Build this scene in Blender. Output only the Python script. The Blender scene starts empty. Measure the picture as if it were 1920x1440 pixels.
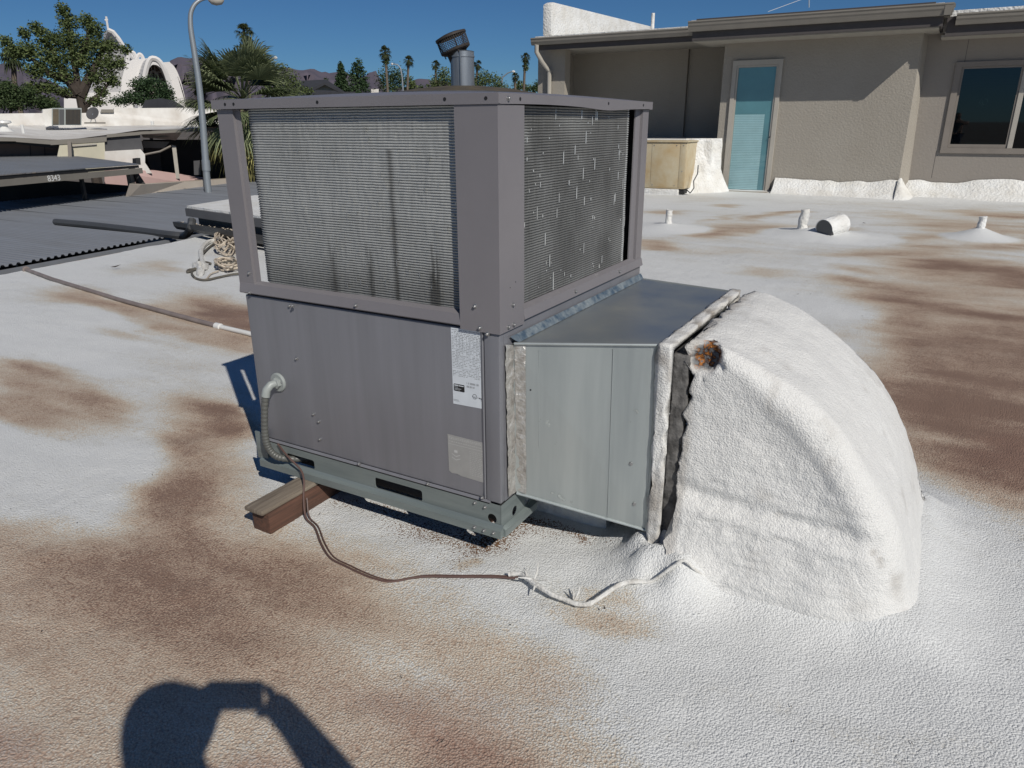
import bpy, bmesh, math, random
import numpy as np
from mathutils import Vector, Matrix
random.seed(7); rng = np.random.default_rng(7)
PI = math.pi
SC = bpy.context.scene
COL = SC.collection

# ------------------------------------------------------------------ camera
FPX, PITCH, ROLL, YAW, EYE = 1360.4475, 0.345398, 0.00482276, 0.52101606, 1.5
def _axes():
    f = np.array([0, math.cos(PITCH), -math.sin(PITCH)]); rt = np.array([1., 0, 0]); dn = np.cross(f, rt)
    c, s = math.cos(ROLL), math.sin(ROLL)
    a = np.array([c*rt+s*dn, -s*rt+c*dn, f])
    m = np.array([[math.cos(YAW), -math.sin(YAW), 0], [math.sin(YAW), math.cos(YAW), 0], [0, 0, 1]])
    return (m @ a.T).T
AX = _axes()
cam = bpy.data.cameras.new('camera'); camo = bpy.data.objects.new('camera', cam); COL.objects.link(camo)
cam.sensor_width = 36; cam.lens = FPX/1920*36; cam.clip_start = 0.02; cam.clip_end = 20000
rot = Matrix([[AX[0][i], -AX[1][i], -AX[2][i]] for i in range(3)])
camo.matrix_world = Matrix.Translation((0, 0, EYE)) @ rot.to_4x4()
SC.camera = camo
# ------------------------------------------------------------------ light
SUN = Vector((0.636, -0.437, 0.636)).normalized()
w = bpy.data.worlds.new('World'); SC.world = w; w.use_nodes = True
nt = w.node_tree; bg = nt.nodes['Background']
sky = nt.nodes.new('ShaderNodeTexSky'); sky.sky_type = 'NISHITA'; sky.sun_disc = False
sky.sun_elevation = math.asin(SUN.z); sky.sun_rotation = math.atan2(SUN.x, SUN.y)
sky.altitude = 1500; sky.air_density = 1.0; sky.dust_density = 0.0; sky.ozone_density = 6.0
tint = nt.nodes.new('ShaderNodeMix'); tint.data_type = 'RGBA'; tint.blend_type = 'MULTIPLY'; tint.inputs['Factor'].default_value = 1
tint.inputs['B'].default_value = (.60, .90, 1.14, 1); nt.links.new(sky.outputs[0], tint.inputs['A']); nt.links.new(tint.outputs['Result'], bg.inputs[0]); bg.inputs[1].default_value = 0.05
sl = bpy.data.lights.new('sun', 'SUN'); sl.energy = 4.9; sl.angle = math.radians(0.5); sl.color = (1.0, 0.95, 0.87)
so = bpy.data.objects.new('sun', sl); COL.objects.link(so)
so.rotation_euler = (-SUN).to_track_quat('-Z', 'Y').to_euler()
SC.view_settings.view_transform = 'Standard'; SC.view_settings.look = 'None'
SC.view_settings.gamma = 1; SC.view_settings.use_curve_mapping = False; SC.view_settings.exposure = -0.36

# ------------------------------------------------------------------ helpers
def ray(u, v):
    return AX.T @ np.array([(u-960)/FPX, (v-720)/FPX, 1.0])
def at(u, v, d):                      # point d metres away (over the ground) in the direction of a sight line
    r = ray(u, v); return np.array([0, 0, EYE]) + r*(d/math.hypot(r[0], r[1]))
def gr(u, v, z=0.0):                  # point at height z
    r = ray(u, v); return np.array([0, 0, EYE]) + r*((z-EYE)/r[2])
FH = np.array([-math.sin(YAW), math.cos(YAW), 0]); RH = np.array([math.cos(YAW), math.sin(YAW), 0])

def vnoise(P, scale, seed=0):
    P = np.asarray(P, float)*scale
    I = np.floor(P).astype(np.int64); F = P-I; F = F*F*(3-2*F)
    def h(i, j, k):
        n = (i*374761393 + j*668265263 + k*2147483647 + seed*974634777) & 0xffffffff
        n = ((n ^ (n >> 13))*1274126177) & 0xffffffff
        n = (n ^ (n >> 16)) & 0xffff
        return n/65535.0
    r = 0
    for a in (0, 1):
        for b in (0, 1):
            for c in (0, 1):
                wgt = (F[:, 0] if a else 1-F[:, 0])*(F[:, 1] if b else 1-F[:, 1])*(F[:, 2] if c else 1-F[:, 2])
                r = r + wgt*h(I[:, 0]+a, I[:, 1]+b, I[:, 2]+c)
    return r-0.5
def fbm(P, scale, o=3, seed=0, lac=2.1):
    s = 0; a = 1
    for i in range(o):
        s = s+a*vnoise(P, scale*lac**i, seed+i*17); a *= 0.5
    return s

def tag(o, label=None, cat=None, group=None, kind=None):
    if label: o['label'] = label
    if cat: o['category'] = cat
    if group: o['group'] = group
    if kind: o['kind'] = kind
    return o
def wloc(o):
    v = Vector((0, 0, 0))
    while o is not None:
        v = v+Vector(o.location); o = o.parent
    return v
def thing(name, label, cat, loc=(0, 0, 0), group=None):
    o = bpy.data.objects.new(name, None); COL.objects.link(o); o.location = tuple(loc); o.empty_display_size = 0.2
    return tag(o, label, cat, group)
def link(name, me, mat, parent=None, smooth=False):
    if mat is not None:
        for m_ in (mat if isinstance(mat, (list, tuple)) else [mat]): me.materials.append(m_)
    o = bpy.data.objects.new(name, me); COL.objects.link(o)
    if parent is not None:
        o.parent = parent; d = wloc(parent); me.transform(Matrix.Translation(-d))
    if smooth: me.polygons.foreach_set('use_smooth', [True]*len(me.polygons))
    return o
def np_mesh(name, V, F, mat, parent=None, smooth=False, attrs=None, kind=None, own=False):
    V = np.asarray(V, np.float32); F = np.asarray(F, np.int32); k = F.shape[1]
    me = bpy.data.meshes.new(name)
    me.vertices.add(len(V)); me.vertices.foreach_set('co', V.ravel())
    me.loops.add(F.size); me.loops.foreach_set('vertex_index', F.ravel())
    me.polygons.add(len(F)); me.polygons.foreach_set('loop_start', np.arange(0, F.size, k, dtype=np.int32))
    me.polygons.foreach_set('loop_total', np.full(len(F), k, np.int32))
    me.update(calc_edges=True)
    for an, av in (attrs or {}).items():
        a = me.attributes.new(an, 'FLOAT', 'POINT'); a.data.foreach_set('value', np.asarray(av, np.float32))
    o = link(name, me, mat, parent, smooth)
    if kind: o['kind'] = kind
    return o
def grid_faces(nu, nv, wrap_u=False, wrap_v=False):
    iu = np.arange(nu if wrap_u else nu-1); iv = np.arange(nv if wrap_v else nv-1)
    A, B = np.meshgrid(iu, iv, indexing='ij'); A = A.ravel(); B = B.ravel()
    A2 = (A+1) % nu; B2 = (B+1) % nv
    return np.stack([A*nv+B, A2*nv+B, A2*nv+B2, A*nv+B2], 1)

class MB:
    def __init__(s): s.v = []; s.f = []
    def add(s, vs, fs):
        n = len(s.v); s.v += [tuple(map(float, p)) for p in vs]; s.f += [tuple(n+i for i in f) for f in fs]; return s
    def box(s, x0, x1, y0, y1, z0, z1):
        return s.add([(x, y, z) for z in (z0, z1) for y in (y0, y1) for x in (x0, x1)],
                     [(0, 2, 3, 1), (4, 5, 7, 6), (0, 1, 5, 4), (2, 6, 7, 3), (0, 4, 6, 2), (1, 3, 7, 5)])
    def prism(s, poly, off):          # polygon in 3D extruded by vector
        n = len(poly); off = np.array(off, float); P = [np.array(p, float) for p in poly]
        s.add(P+[p+off for p in P], [tuple(range(n))[::-1], tuple(range(n, 2*n))]+[(i, (i+1) % n, n+(i+1) % n, n+i) for i in range(n)])
        return s
    def tube(s, pts, r, n=8, cap=True):
        pts = [Vector(p) for p in pts]; rs = r if isinstance(r, (list, tuple)) else [r]*len(pts)
        rings = []; up = None
        for i, p in enumerate(pts):
            t = (pts[min(i+1, len(pts)-1)]-pts[max(i-1, 0)]).normalized()
            if up is None:
                up = Vector((0, 0, 1)) if abs(t.z) < .9 else Vector((1, 0, 0))
            a = t.cross(up).normalized(); up = a.cross(t).normalized()
            rings.append([p+(a*math.cos(2*PI*k/n)+up*math.sin(2*PI*k/n))*rs[i] for k in range(n)])
        vs = [q for R in rings for q in R]; fs = []
        for i in range(len(rings)-1):
            for k in range(n):
                fs.append((i*n+k, i*n+(k+1) % n, (i+1)*n+(k+1) % n, (i+1)*n+k))
        if cap: fs.append(tuple(range(n))[::-1]); fs.append(tuple((len(rings)-1)*n+k for k in range(n)))
        return s.add(vs, fs)
    def lathe(s, c, prof, n=24, axis=(0, 0, 1)):   # prof: (r, h) along axis from c
        a = Vector(axis).normalized(); u = a.orthogonal().normalized(); w_ = a.cross(u); c = Vector(c)
        vs = []; fs = []
        for (r, h) in prof:
            for k in range(n):
                t = 2*PI*k/n; vs.append(c+a*h+(u*math.cos(t)+w_*math.sin(t))*r)
        for i in range(len(prof)-1):
            for k in range(n):
                fs.append((i*n+k, i*n+(k+1) % n, (i+1)*n+(k+1) % n, (i+1)*n+k))
        if prof[0][0] > 1e-5: fs.append(tuple(range(n))[::-1])
        if prof[-1][0] > 1e-5: fs.append(tuple((len(prof)-1)*n+k for k in range(n)))
        return s.add(vs, fs)
    def mesh(s, name):
        me = bpy.data.meshes.new(name); me.from_pydata(s.v, [], s.f); me.update()
        bm = bmesh.new(); bm.from_mesh(me); bmesh.ops.recalc_face_normals(bm, faces=bm.faces); bm.to_mesh(me); bm.free(); return me
    def build(s, name, mat, parent=None, smooth=False, bevel=0, seg=2, label=None, kind=None):
        me = s.mesh(name)
        if bevel:
            bm = bmesh.new(); bm.from_mesh(me)
            es = [e for e in bm.edges if len(e.link_faces) == 2 and e.calc_face_angle(0) > 0.5]
            bmesh.ops.bevel(bm, geom=es, offset=bevel, segments=seg, affect='EDGES', profile=0.6, clamp_overlap=True)
            bm.to_mesh(me); bm.free()
        o = link(name, me, mat, parent, False)
        if smooth or bevel:
            me.polygons.foreach_set('use_smooth', [True]*len(me.polygons))
            try: me.set_sharp_from_angle(angle=math.radians(40))
            except Exception: pass
        if label: o['label'] = label
        if kind: o['kind'] = kind
        return o
def B(name, mat, parent, *a, **k): return MB().box(*a).build(name, mat, parent, **k)
def cut(o, cutters):                   # boolean holes, cutters are MB
    cs = []
    for c in cutters:
        me = c.mesh('c'); q = bpy.data.objects.new('c', me); COL.objects.link(q)
        m = o.modifiers.new('b', 'BOOLEAN'); m.object = q; m.operation = 'DIFFERENCE'; m.solver = 'EXACT'; cs.append(q)
    par = o.parent; loc = wloc(par) if par else Vector((0, 0, 0))
    for q in cs: q.location = (0, 0, 0)
    bpy.context.view_layer.update()
    dg = bpy.context.evaluated_depsgraph_get()
    me = bpy.data.meshes.new_from_object(o.evaluated_get(dg)); o.modifiers.clear(); o.data = me
    for q in cs: bpy.data.objects.remove(q)
    return o
def text_mesh(name, s, size, mat, parent, origin, xdir, updir, depth=0.001, align='LEFT'):
    cu = bpy.data.curves.new(name, 'FONT'); cu.body = s; cu.size = size; cu.extrude = depth/2; cu.align_x = align
    t = bpy.data.objects.new('t', cu); COL.objects.link(t); bpy.context.view_layer.update()
    me = bpy.data.meshes.new_from_object(t.evaluated_get(bpy.context.evaluated_depsgraph_get())); bpy.data.objects.remove(t)
    x = Vector(xdir).normalized(); y = Vector(updir); y = (y-x*y.dot(x)).normalized(); z = x.cross(y)
    m = Matrix([[x[i], y[i], z[i]] for i in range(3)]).to_4x4(); m.translation = Vector(origin); me.transform(m)
    return link(name, me, mat, parent)

# ------------------------------------------------------------------ materials
def mat(name, col, rough=0.6, metal=0.0, var=0.12, vscale=4.0, bump=0.0, bscale=60.0, bdist=0.003, streak=None, spec=0.5, col2=None, speck=0, coord='pos'):
    m = bpy.data.materials.new(name); m.use_nodes = True; t = m.node_tree; N = t.nodes; L = t.links
    b = N['Principled BSDF']; b.inputs['Roughness'].default_value = rough; b.inputs['Metallic'].default_value = metal
    b.inputs['Specular IOR Level'].default_value = spec
    g = N.new('ShaderNodeNewGeometry'); src = g.outputs['Position']
    if coord == 'obj': tc = N.new('ShaderNodeTexCoord'); src = tc.outputs['Object']
    def noise(sc, det=3, vec=None, rough_=0.5):
        n = N.new('ShaderNodeTexNoise'); n.inputs['Scale'].default_value = sc; n.inputs['Detail'].default_value = det
        n.inputs['Roughness'].default_value = rough_; L.new(vec or src, n.inputs['Vector']); return n.outputs['Fac']
    c = (*col, 1)
    c2 = (*(col2 or tuple(x*0.6 for x in col)), 1)
    mix = N.new('ShaderNodeMix'); mix.data_type = 'RGBA'; mix.inputs['A'].default_value = c; mix.inputs['B'].default_value = c2
    mr = N.new('ShaderNodeMapRange'); mr.inputs['From Min'].default_value = 0.35; mr.inputs['From Max'].default_value = 0.75
    mr.inputs['To Min'].default_value = 0; mr.inputs['To Max'].default_value = min(1, var*3)
    if streak:
        mp = N.new('ShaderNodeMapping'); mp.inputs['Scale'].default_value = streak; L.new(src, mp.inputs['Vector']); f = noise(1, 4, mp.outputs[0], 0.6)
    else: f = noise(vscale, 5, None, 0.6)
    L.new(f, mr.inputs['Value']); L.new(mr.outputs[0], mix.inputs['Factor']); out = mix.outputs['Result']
    if speck:
        f2 = noise(350, 1); m2 = N.new('ShaderNodeMix'); m2.data_type = 'RGBA'; m2.blend_type = 'MULTIPLY'
        r2 = N.new('ShaderNodeMapRange'); r2.inputs['From Min'].default_value = .3; r2.inputs['From Max'].default_value = .7
        r2.inputs['To Min'].default_value = 1-speck; r2.inputs['To Max'].default_value = 1+speck
        L.new(f2, r2.inputs['Value']); m2.inputs['Factor'].default_value = 1; L.new(out, m2.inputs['A']); L.new(r2.outputs[0], m2.inputs['B']); out = m2.outputs['Result']
    L.new(out, b.inputs['Base Color'])
    rr = N.new('ShaderNodeMapRange'); rr.inputs['To Min'].default_value = max(0.02, rough-0.1); rr.inputs['To Max'].default_value = min(1, rough+0.12); L.new(f, rr.inputs['Value']); L.new(rr.outputs[0], b.inputs['Roughness'])
    if bump:
        bn = N.new('ShaderNodeBump'); bn.inputs['Strength'].default_value = bump; bn.inputs['Distance'].default_value = bdist
        L.new(noise(bscale, 4), bn.inputs['Height']); L.new(bn.outputs[0], b.inputs['Normal'])
    return m
M = {}
M['paint'] = mat('taupe painted steel', (.188, .178, .188), .40, 0.0, .12, 3, bump=.15, bscale=8, bdist=.004, col2=(.14, .132, .14), spec=.5)
M['panel'] = mat('grey painted steel panel', (.205, .207, .228), .33, 0.15, .22, 3, bump=.3, bscale=2.2, bdist=.014, streak=(11, 11, .7), col2=(.145, .147, .16))
M['galv'] = mat('galvanised base steel', (.23, .265, .26), .45, .35, .25, 5, streak=(3, 3, 30), col2=(.15, .18, .18))
M['duct'] = mat('galvanised duct sheet', (.42, .455, .45), .38, .55, .3, 4, streak=(10, 10, .9), col2=(.29, .32, .325), bump=.2, bscale=3, bdist=.010)
M['foil'] = mat('aluminium foil tape', (.58, .57, .54), .38, .6, .3, 30, bump=1, bscale=60, bdist=.008, col2=(.30, .27, .24))
M['seal'] = mat('blue grey sealant', (.055, .085, .12), .5, 0, .6, 26, bump=.5, bscale=90, bdist=.004, col2=(.24, .27, .28))
M['screw'] = mat('zinc screw', (.36, .36, .36), .4, .8, .1)
M['black'] = mat('black', (.012, .012, .013), .6, 0, .1)
M['inside'] = mat('dark interior', (.02, .02, .022), .8, 0, .1)
M['white_paper'] = mat('white label', (.62, .66, .70), .4, 0, .08, 30)
M['grey_paper'] = mat('faded grey label', (.36, .36, .35), .45, .2, .15, 30, col2=(.28, .28, .27))
M['print'] = mat('label print', (.25, .26, .27), .6, 0, .1)
M['print_lt'] = mat('label print pale', (.5, .5, .49), .5, 0, .1)
M['plastic'] = mat('grey fitting plastic', (.30, .325, .315), .45, 0, .1, 20)
M['hose'] = mat('grey conduit', (.105, .108, .10), .45, 0, .2, 20)
M['wire'] = mat('brown cable', (.11, .065, .055), .5, 0, .2, 20)
M['whitecord'] = mat('white coated cable', (.68, .68, .66), .7, 0, .3, 30, bump=.8, bscale=120, bdist=.006, col2=(.42, .40, .36))
M['wood_red'] = mat('stained timber', (.115, .055, .036), .8, 0, .9, 3, streak=(55, 4, 90), col2=(.05, .028, .02), bump=.5, bscale=90)
M['wood_grey'] = mat('weathered board', (.215, .18, .14), .8, 0, 1.2, 3, streak=(120, 5, 40), col2=(.085, .066, .05), bump=.6, bscale=120)
M['foamwhite'] = mat('white roof coating', (.76, .765, .75), .6, 0, .35, 3, bump=.9, bscale=22, bdist=.03, col2=(.60, .58, .53))
M['stucco'] = mat('taupe stucco', (.315, .29, .25), .85, 0, .2, .9, bump=.6, bscale=26, bdist=.016, col2=(.265, .238, .20))
M['stucco2'] = mat('taupe stucco pinkish', (.27, .245, .215), .85, 0, .12, 1.2, bump=.4, bscale=20, bdist=.015, col2=(.24, .21, .185))
M['gutter'] = mat('gutter paint', (.19, .175, .15), .5, 0, .12, 3)
M['fascia'] = mat('dark fascia', (.07, .062, .06), .7, 0, .1)  # on the house fascia boards this dark tone includes the gutter's shade
M['soffit'] = mat('soffit paint', (.34, .32, .28), .8, 0, .1)
M['frame'] = mat('window frame', (.40, .375, .33), .6, 0, .1, 4)
M['frame2'] = mat('window frame brown', (.215, .19, .165), .6, 0, .1, 4)
M['beige_ac'] = mat('faded beige enamel', (.50, .44, .31), .5, 0, .35, 3, col2=(.42, .30, .15))
M['corr'] = mat('grey corrugated metal', (.225, .24, .265), .5, .1, .25, .8, streak=(.6, 5, 1), col2=(.17, .175, .185))
M['slatefascia'] = mat('slate fascia', (.10, .10, .105), .5, 0, .1)
M['trim'] = mat('dark trim', (.06, .062, .065), .5, 0, .1)
M['farwhite'] = mat('far white roof', (.70, .69, .66), .7, 0, .3, .35, streak=(.25, 1.5, 1), col2=(.45, .41, .36))
M['cream'] = mat('cream wall', (.52, .49, .38), .8, 0, .15, 1)
M['brownwall'] = mat('brown wall', (.16, .12, .105), .8, 0, .1, 1)
M['pink'] = mat('pink block wall', (.62, .43, .40), .85, 0, .15, 1)
M['tan'] = mat('tan block wall', (.50, .44, .37), .85, 0, .15, 1)
M['dkgrey'] = mat('dark grey wall', (.07, .07, .075), .8, 0, .1)
M['church'] = mat('white shell', (.68, .66, .64), .7, 0, .1, .1)
M['darkroof'] = mat('dark shingle', (.035, .037, .045), .9, 0, .3, 2)
M['asphalt'] = mat('dry ground', (.13, .11, .09), .95, 0, .3, .05)
M['pole'] = mat('grey steel pole', (.33, .36, .38), .4, .5, .1)
M['bark'] = mat('bark', (.055, .042, .033), .9, 0, .3, 5, bump=.5, bscale=20, bdist=.03)
M['palmtrunk'] = mat('palm trunk', (.16, .13, .10), .9, 0, .3, 5)
M['flue'] = mat('flue zinc', (.30, .33, .36), .42, .6, .4, 12, streak=(20, 20, 2), col2=(.17, .19, .22))
M['rust_dk'] = mat('dark rusty metal', (.05, .042, .038), .7, .3, .3, 20)
M['dome'] = mat('dusty dark hood', (.06, .05, .035), .7, 0, .4, 6, col2=(.11, .085, .05))
M['mtn'] = mat('desert mountain', (.105, .088, .112), .95, 0, .4, .01, col2=(.07, .065, .09))
M['skin'] = mat('skin', (.45, .28, .2), .5, 0, .1); M['shirt'] = mat('shirt', (.06, .07, .1), .85, 0, .1); M['jeans'] = mat('jeans', (.04, .05, .09), .85, 0, .1)
M['hair'] = mat('hair', (.03, .02, .015), .6, 0, .1)
M['rope'] = mat('pale rope', (.58, .51, .41), .8, 0, .3, 40, col2=(.26, .2, .15)); M['rope_dk'] = mat('grey cord', (.12, .11, .09), .8, 0, .3, 20)
M['pvc'] = mat('white pipe', (.7, .7, .68), .35, 0, .1); M['pipe_gr'] = mat('grey dusty pipe', (.24, .20, .185), .5, 0, .3, 6)

def leafmat(name, a, b_):
    m = bpy.data.materials.new(name); m.use_nodes = True; t = m.node_tree; N = t.nodes; L = t.links; p = N['Principled BSDF']
    p.inputs['Roughness'].default_value = .6; p.inputs['Specular IOR Level'].default_value = .25
    at_ = N.new('ShaderNodeAttribute'); at_.attribute_name = 'shade'
    mx = N.new('ShaderNodeMix'); mx.data_type = 'RGBA'; mx.inputs['A'].default_value = (*a, 1); mx.inputs['B'].default_value = (*b_, 1)
    L.new(at_.outputs['Fac'], mx.inputs['Factor']); L.new(mx.outputs['Result'], p.inputs['Base Color'])
    tr = N.new('ShaderNodeBsdfTranslucent'); L.new(mx.outputs['Result'], tr.inputs['Color'])
    ms = N.new('ShaderNodeMixShader'); ms.inputs[0].default_value = .18
    L.new(p.outputs[0], ms.inputs[1]); L.new(tr.outputs[0], ms.inputs[2]); L.new(ms.outputs[0], N['Material Output'].inputs[0])
    return m
M['leaf_olive'] = leafmat('olive leaves', (.045, .072, .025), (.17, .21, .08))
M['leaf_dark'] = leafmat('dark leaves', (.025, .045, .018), (.09, .13, .05))
M['leaf_pine'] = leafmat('pine needles', (.02, .045, .022), (.075, .12, .05))
M['frond'] = leafmat('palm frond', (.06, .08, .035), (.30, .34, .19))
M['frond_dry'] = leafmat('dry frond', (.12, .11, .04), (.34, .32, .12))
M['frond_far'] = leafmat('far palm frond', (.02, .03, .012), (.07, .085, .03))

def foam_mat(name, stained):
    m = bpy.data.materials.new(name); m.use_nodes = True; t = m.node_tree; N = t.nodes; L = t.links; p = N['Principled BSDF']
    g = N.new('ShaderNodeNewGeometry'); pos = g.outputs['Position']
    def noise(sc, det=3, vec=None, r=.5, d=0):
        n = N.new('ShaderNodeTexNoise'); n.inputs['Scale'].default_value = sc; n.inputs['Detail'].default_value = det; n.inputs['Roughness'].default_value = r
        n.inputs['Distortion'].default_value = d
        L.new(vec or pos, n.inputs['Vector']); return n.outputs['Fac']
    def math_(op, a, b=None, c=None):
        x = N.new('ShaderNodeMath'); x.operation = op
        for i, q in enumerate((a, b, c)):
            if q is None: continue
            if isinstance(q, (int, float)): x.inputs[i].default_value = q
            else: L.new(q, x.inputs[i])
        return x.outputs[0]
    def attr(nm):
        a = N.new('ShaderNodeAttribute'); a.attribute_name = nm; return a.outputs['Fac']
    def mixc(f, a, b, bt='MIX'):
        x = N.new('ShaderNodeMix'); x.data_type = 'RGBA'; x.blend_type = bt
        for i, q in (('Factor', f), ('A', a), ('B', b)):
            if isinstance(q, (int, float)): x.inputs[i].default_value = q
            elif isinstance(q, tuple): x.inputs[i].default_value = (*q, 1)
            else: L.new(q, x.inputs[i])
        return x.outputs['Result']
    fine = noise(190, 3, r=.65); mid = noise(22, 4, r=.6); gran = noise(420, 2, r=.7)
    big = noise(1.6, 5, r=.55)
    vb = N.new('ShaderNodeTexVoronoi'); vb.inputs['Scale'].default_value = 150; vb.inputs['Randomness'].default_value = 1
    wv_ = N.new('ShaderNodeVectorMath'); wv_.operation = 'ADD'; nz_ = N.new('ShaderNodeTexNoise'); nz_.inputs['Scale'].default_value = 60; L.new(pos, nz_.inputs['Vector'])
    ws_ = N.new('ShaderNodeVectorMath'); ws_.operation = 'SCALE'; ws_.inputs['Scale'].default_value = .010; L.new(nz_.outputs['Color'], ws_.inputs[0]); L.new(pos, wv_.inputs[0]); L.new(ws_.outputs[0], wv_.inputs[1]); L.new(wv_.outputs[0], vb.inputs['Vector'])
    if stained:
        mp = N.new('ShaderNodeMapping'); mp.inputs['Scale'].default_value = (1.1, 5.5, 1); L.new(pos, mp.inputs['Vector'])
        strk = noise(1.0, 6, mp.outputs[0], .6)
        st = attr('stain')
        s = math_('ADD', st, math_('MULTIPLY', math_('SUBTRACT', strk, .5), .34))
        edge = math_('MINIMUM', 1.0, math_('MULTIPLY', math_('MAXIMUM', st, 0), 4.0))
        s = math_('ADD', s, math_('MULTIPLY', math_('SUBTRACT', fine, .5), math_('ADD', .1, math_('MULTIPLY', edge, .55))))
        s = math_('ADD', s, math_('MULTIPLY', math_('SUBTRACT', mid, .5), .34))
        s = math_('ADD', s, math_('MULTIPLY', math_('SUBTRACT', vb.outputs['Distance'], .45), math_('ADD', .10, math_('MULTIPLY', edge, .42))))
        ramp = N.new('ShaderNodeValToRGB'); e = ramp.color_ramp.elements
        e[0].position = .08; e[0].color = (.68, .69, .685, 1)
        e[1].position = 1.0; e[1].color = (.235, .155, .115, 1)
        for ps, cc in ((.20, (.62, .625, .61)), (.32, (.585, .56, .50)), (.46, (.55, .475, .385)), (.64, (.47, .37, .285)), (.84, (.36, .26, .195))):
            q = e.new(ps); q.color = (*cc, 1)
        L.new(s, ramp.inputs[0]); col = ramp.outputs[0]
        col = mixc(math_('MULTIPLY', attr('red'), .75), col, (.23, .095, .075))
        # coarse granules where the coating has worn off
        vor = N.new('ShaderNodeTexVoronoi'); vor.inputs['Scale'].default_value = 260; L.new(pos, vor.inputs['Vector'])
        sep = N.new('ShaderNodeSeparateColor'); L.new(vor.outputs['Color'], sep.inputs[0])
        gm = math_('GREATER_THAN', math_('ADD', sep.outputs[0], attr('speck')), 1.02)
        col = mixc(gm, col, (.17, .09, .045))
    else:
        col = mixc(big, (.735, .735, .72), (.67, .665, .64))
        col = mixc(math_('MULTIPLY', attr('dirt_and_shade'), 1.0), col, (.30, .27, .235))
        rn = N.new('ShaderNodeValToRGB'); e = rn.color_ramp.elements
        e[0].position = .40; e[0].color = (.13, .14, .15, 1); e[1].position = .58; e[1].color = (.36, .13, .018, 1)
        q = e.new(.5); q.color = (.05, .022, .012, 1); q = e.new(.66); q.color = (.16, .16, .165, 1)
        L.new(noise(42, 3), rn.inputs[0])
        col = mixc(attr('rust'), col, rn.outputs[0])
    gr_ = N.new('ShaderNodeMapRange'); gr_.inputs['From Min'].default_value = .3; gr_.inputs['From Max'].default_value = .7; gr_.inputs['To Min'].default_value = .82; gr_.inputs['To Max'].default_value = 1.14
    L.new(gran, gr_.inputs['Value']); col = mixc(1.0, col, gr_.outputs[0], 'MULTIPLY')
    L.new(col, p.inputs['Base Color']); p.inputs['Roughness'].default_value = .62 if stained else .5
    p.inputs['Specular IOR Level'].default_value = .3
    h = math_('ADD', math_('MULTIPLY', vb.outputs['Distance'], -1.1 if stained else -.55), math_('MULTIPLY', fine, .9))
    h = math_('ADD', h, math_('MULTIPLY', noise(48, 2), .55 if stained else .9))
    h = math_('ADD', h, math_('MULTIPLY', noise(13, 2), .5 if stained else 1.6))
    bn = N.new('ShaderNodeBump'); bn.inputs['Strength'].default_value = .62; bn.inputs['Distance'].default_value = .0062
    L.new(h, bn.inputs['Height']); L.new(bn.outputs[0], p.inputs['Normal'])
    return m
M['roof'] = foam_mat('sprayed foam roof', True)
M['foam'] = foam_mat('sprayed foam white', False)
def coil_mat():
    m = bpy.data.materials.new('aluminium coil fins'); m.use_nodes = True; t = m.node_tree; N = t.nodes; L = t.links; p = N['Principled BSDF']
    g = N.new('ShaderNodeNewGeometry')
    a = N.new('ShaderNodeAttribute'); a.attribute_name = 'dirt_and_shade'
    mp = N.new('ShaderNodeMapping'); mp.inputs['Scale'].default_value = (260, 260, 9); L.new(g.outputs['Position'], mp.inputs[0])
    n = N.new('ShaderNodeTexNoise'); n.inputs['Scale'].default_value = 1; n.inputs['Detail'].default_value = 2; L.new(mp.outputs[0], n.inputs['Vector'])
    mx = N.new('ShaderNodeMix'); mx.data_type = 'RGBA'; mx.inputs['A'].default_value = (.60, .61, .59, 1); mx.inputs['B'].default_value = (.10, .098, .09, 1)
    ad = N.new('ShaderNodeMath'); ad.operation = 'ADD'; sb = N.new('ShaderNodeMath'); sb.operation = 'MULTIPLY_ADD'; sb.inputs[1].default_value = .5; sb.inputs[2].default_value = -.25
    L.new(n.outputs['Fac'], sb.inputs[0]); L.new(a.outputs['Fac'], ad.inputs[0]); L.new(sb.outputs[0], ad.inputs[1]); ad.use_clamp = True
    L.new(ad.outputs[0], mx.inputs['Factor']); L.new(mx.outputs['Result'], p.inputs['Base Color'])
    p.inputs['Metallic'].default_value = .45; p.inputs['Roughness'].default_value = .5
    return m
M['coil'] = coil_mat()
def glass_mat(name, tint, rough=.02, mixf=.55):
    m = bpy.data.materials.new(name); m.use_nodes = True; t = m.node_tree; N = t.nodes; L = t.links
    N.remove(N['Principled BSDF'])
    tr = N.new('ShaderNodeBsdfTransparent'); tr.inputs[0].default_value = (*tint, 1)
    gl = N.new('ShaderNodeBsdfGlossy'); gl.inputs['Roughness'].default_value = rough; gl.inputs['Color'].default_value = (.8, .85, .9, 1)
    fr = N.new('ShaderNodeLayerWeight'); pw = N.new('ShaderNodeMath'); pw.operation = 'POWER'; pw.inputs[1].default_value = 4.5; L.new(fr.outputs['Facing'], pw.inputs[0])
    ma = N.new('ShaderNodeMath'); ma.operation = 'MULTIPLY_ADD'; ma.inputs[1].default_value = .9; ma.inputs[2].default_value = .07; L.new(pw.outputs[0], ma.inputs[0])
    ms = N.new('ShaderNodeMixShader'); L.new(ma.outputs[0], ms.inputs[0]); L.new(tr.outputs[0], ms.inputs[1]); L.new(gl.outputs[0], ms.inputs[2])
    L.new(ms.outputs[0], N['Material Output'].inputs[0]); return m
M['glass_teal'] = glass_mat('teal tinted glass', (.92, .985, .99))
M['glass_dark'] = glass_mat('dark glass', (.25, .36, .36))
M['blind'] = mat('pale blind', (.46, .64, .67), .6, 0, .1); M['room'] = mat('dim room', (.03, .12, .15), .8, 0, .2, 1)
M['room2'] = mat('dark room', (.035, .04, .04), .8, 0, .2, 1)
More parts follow.
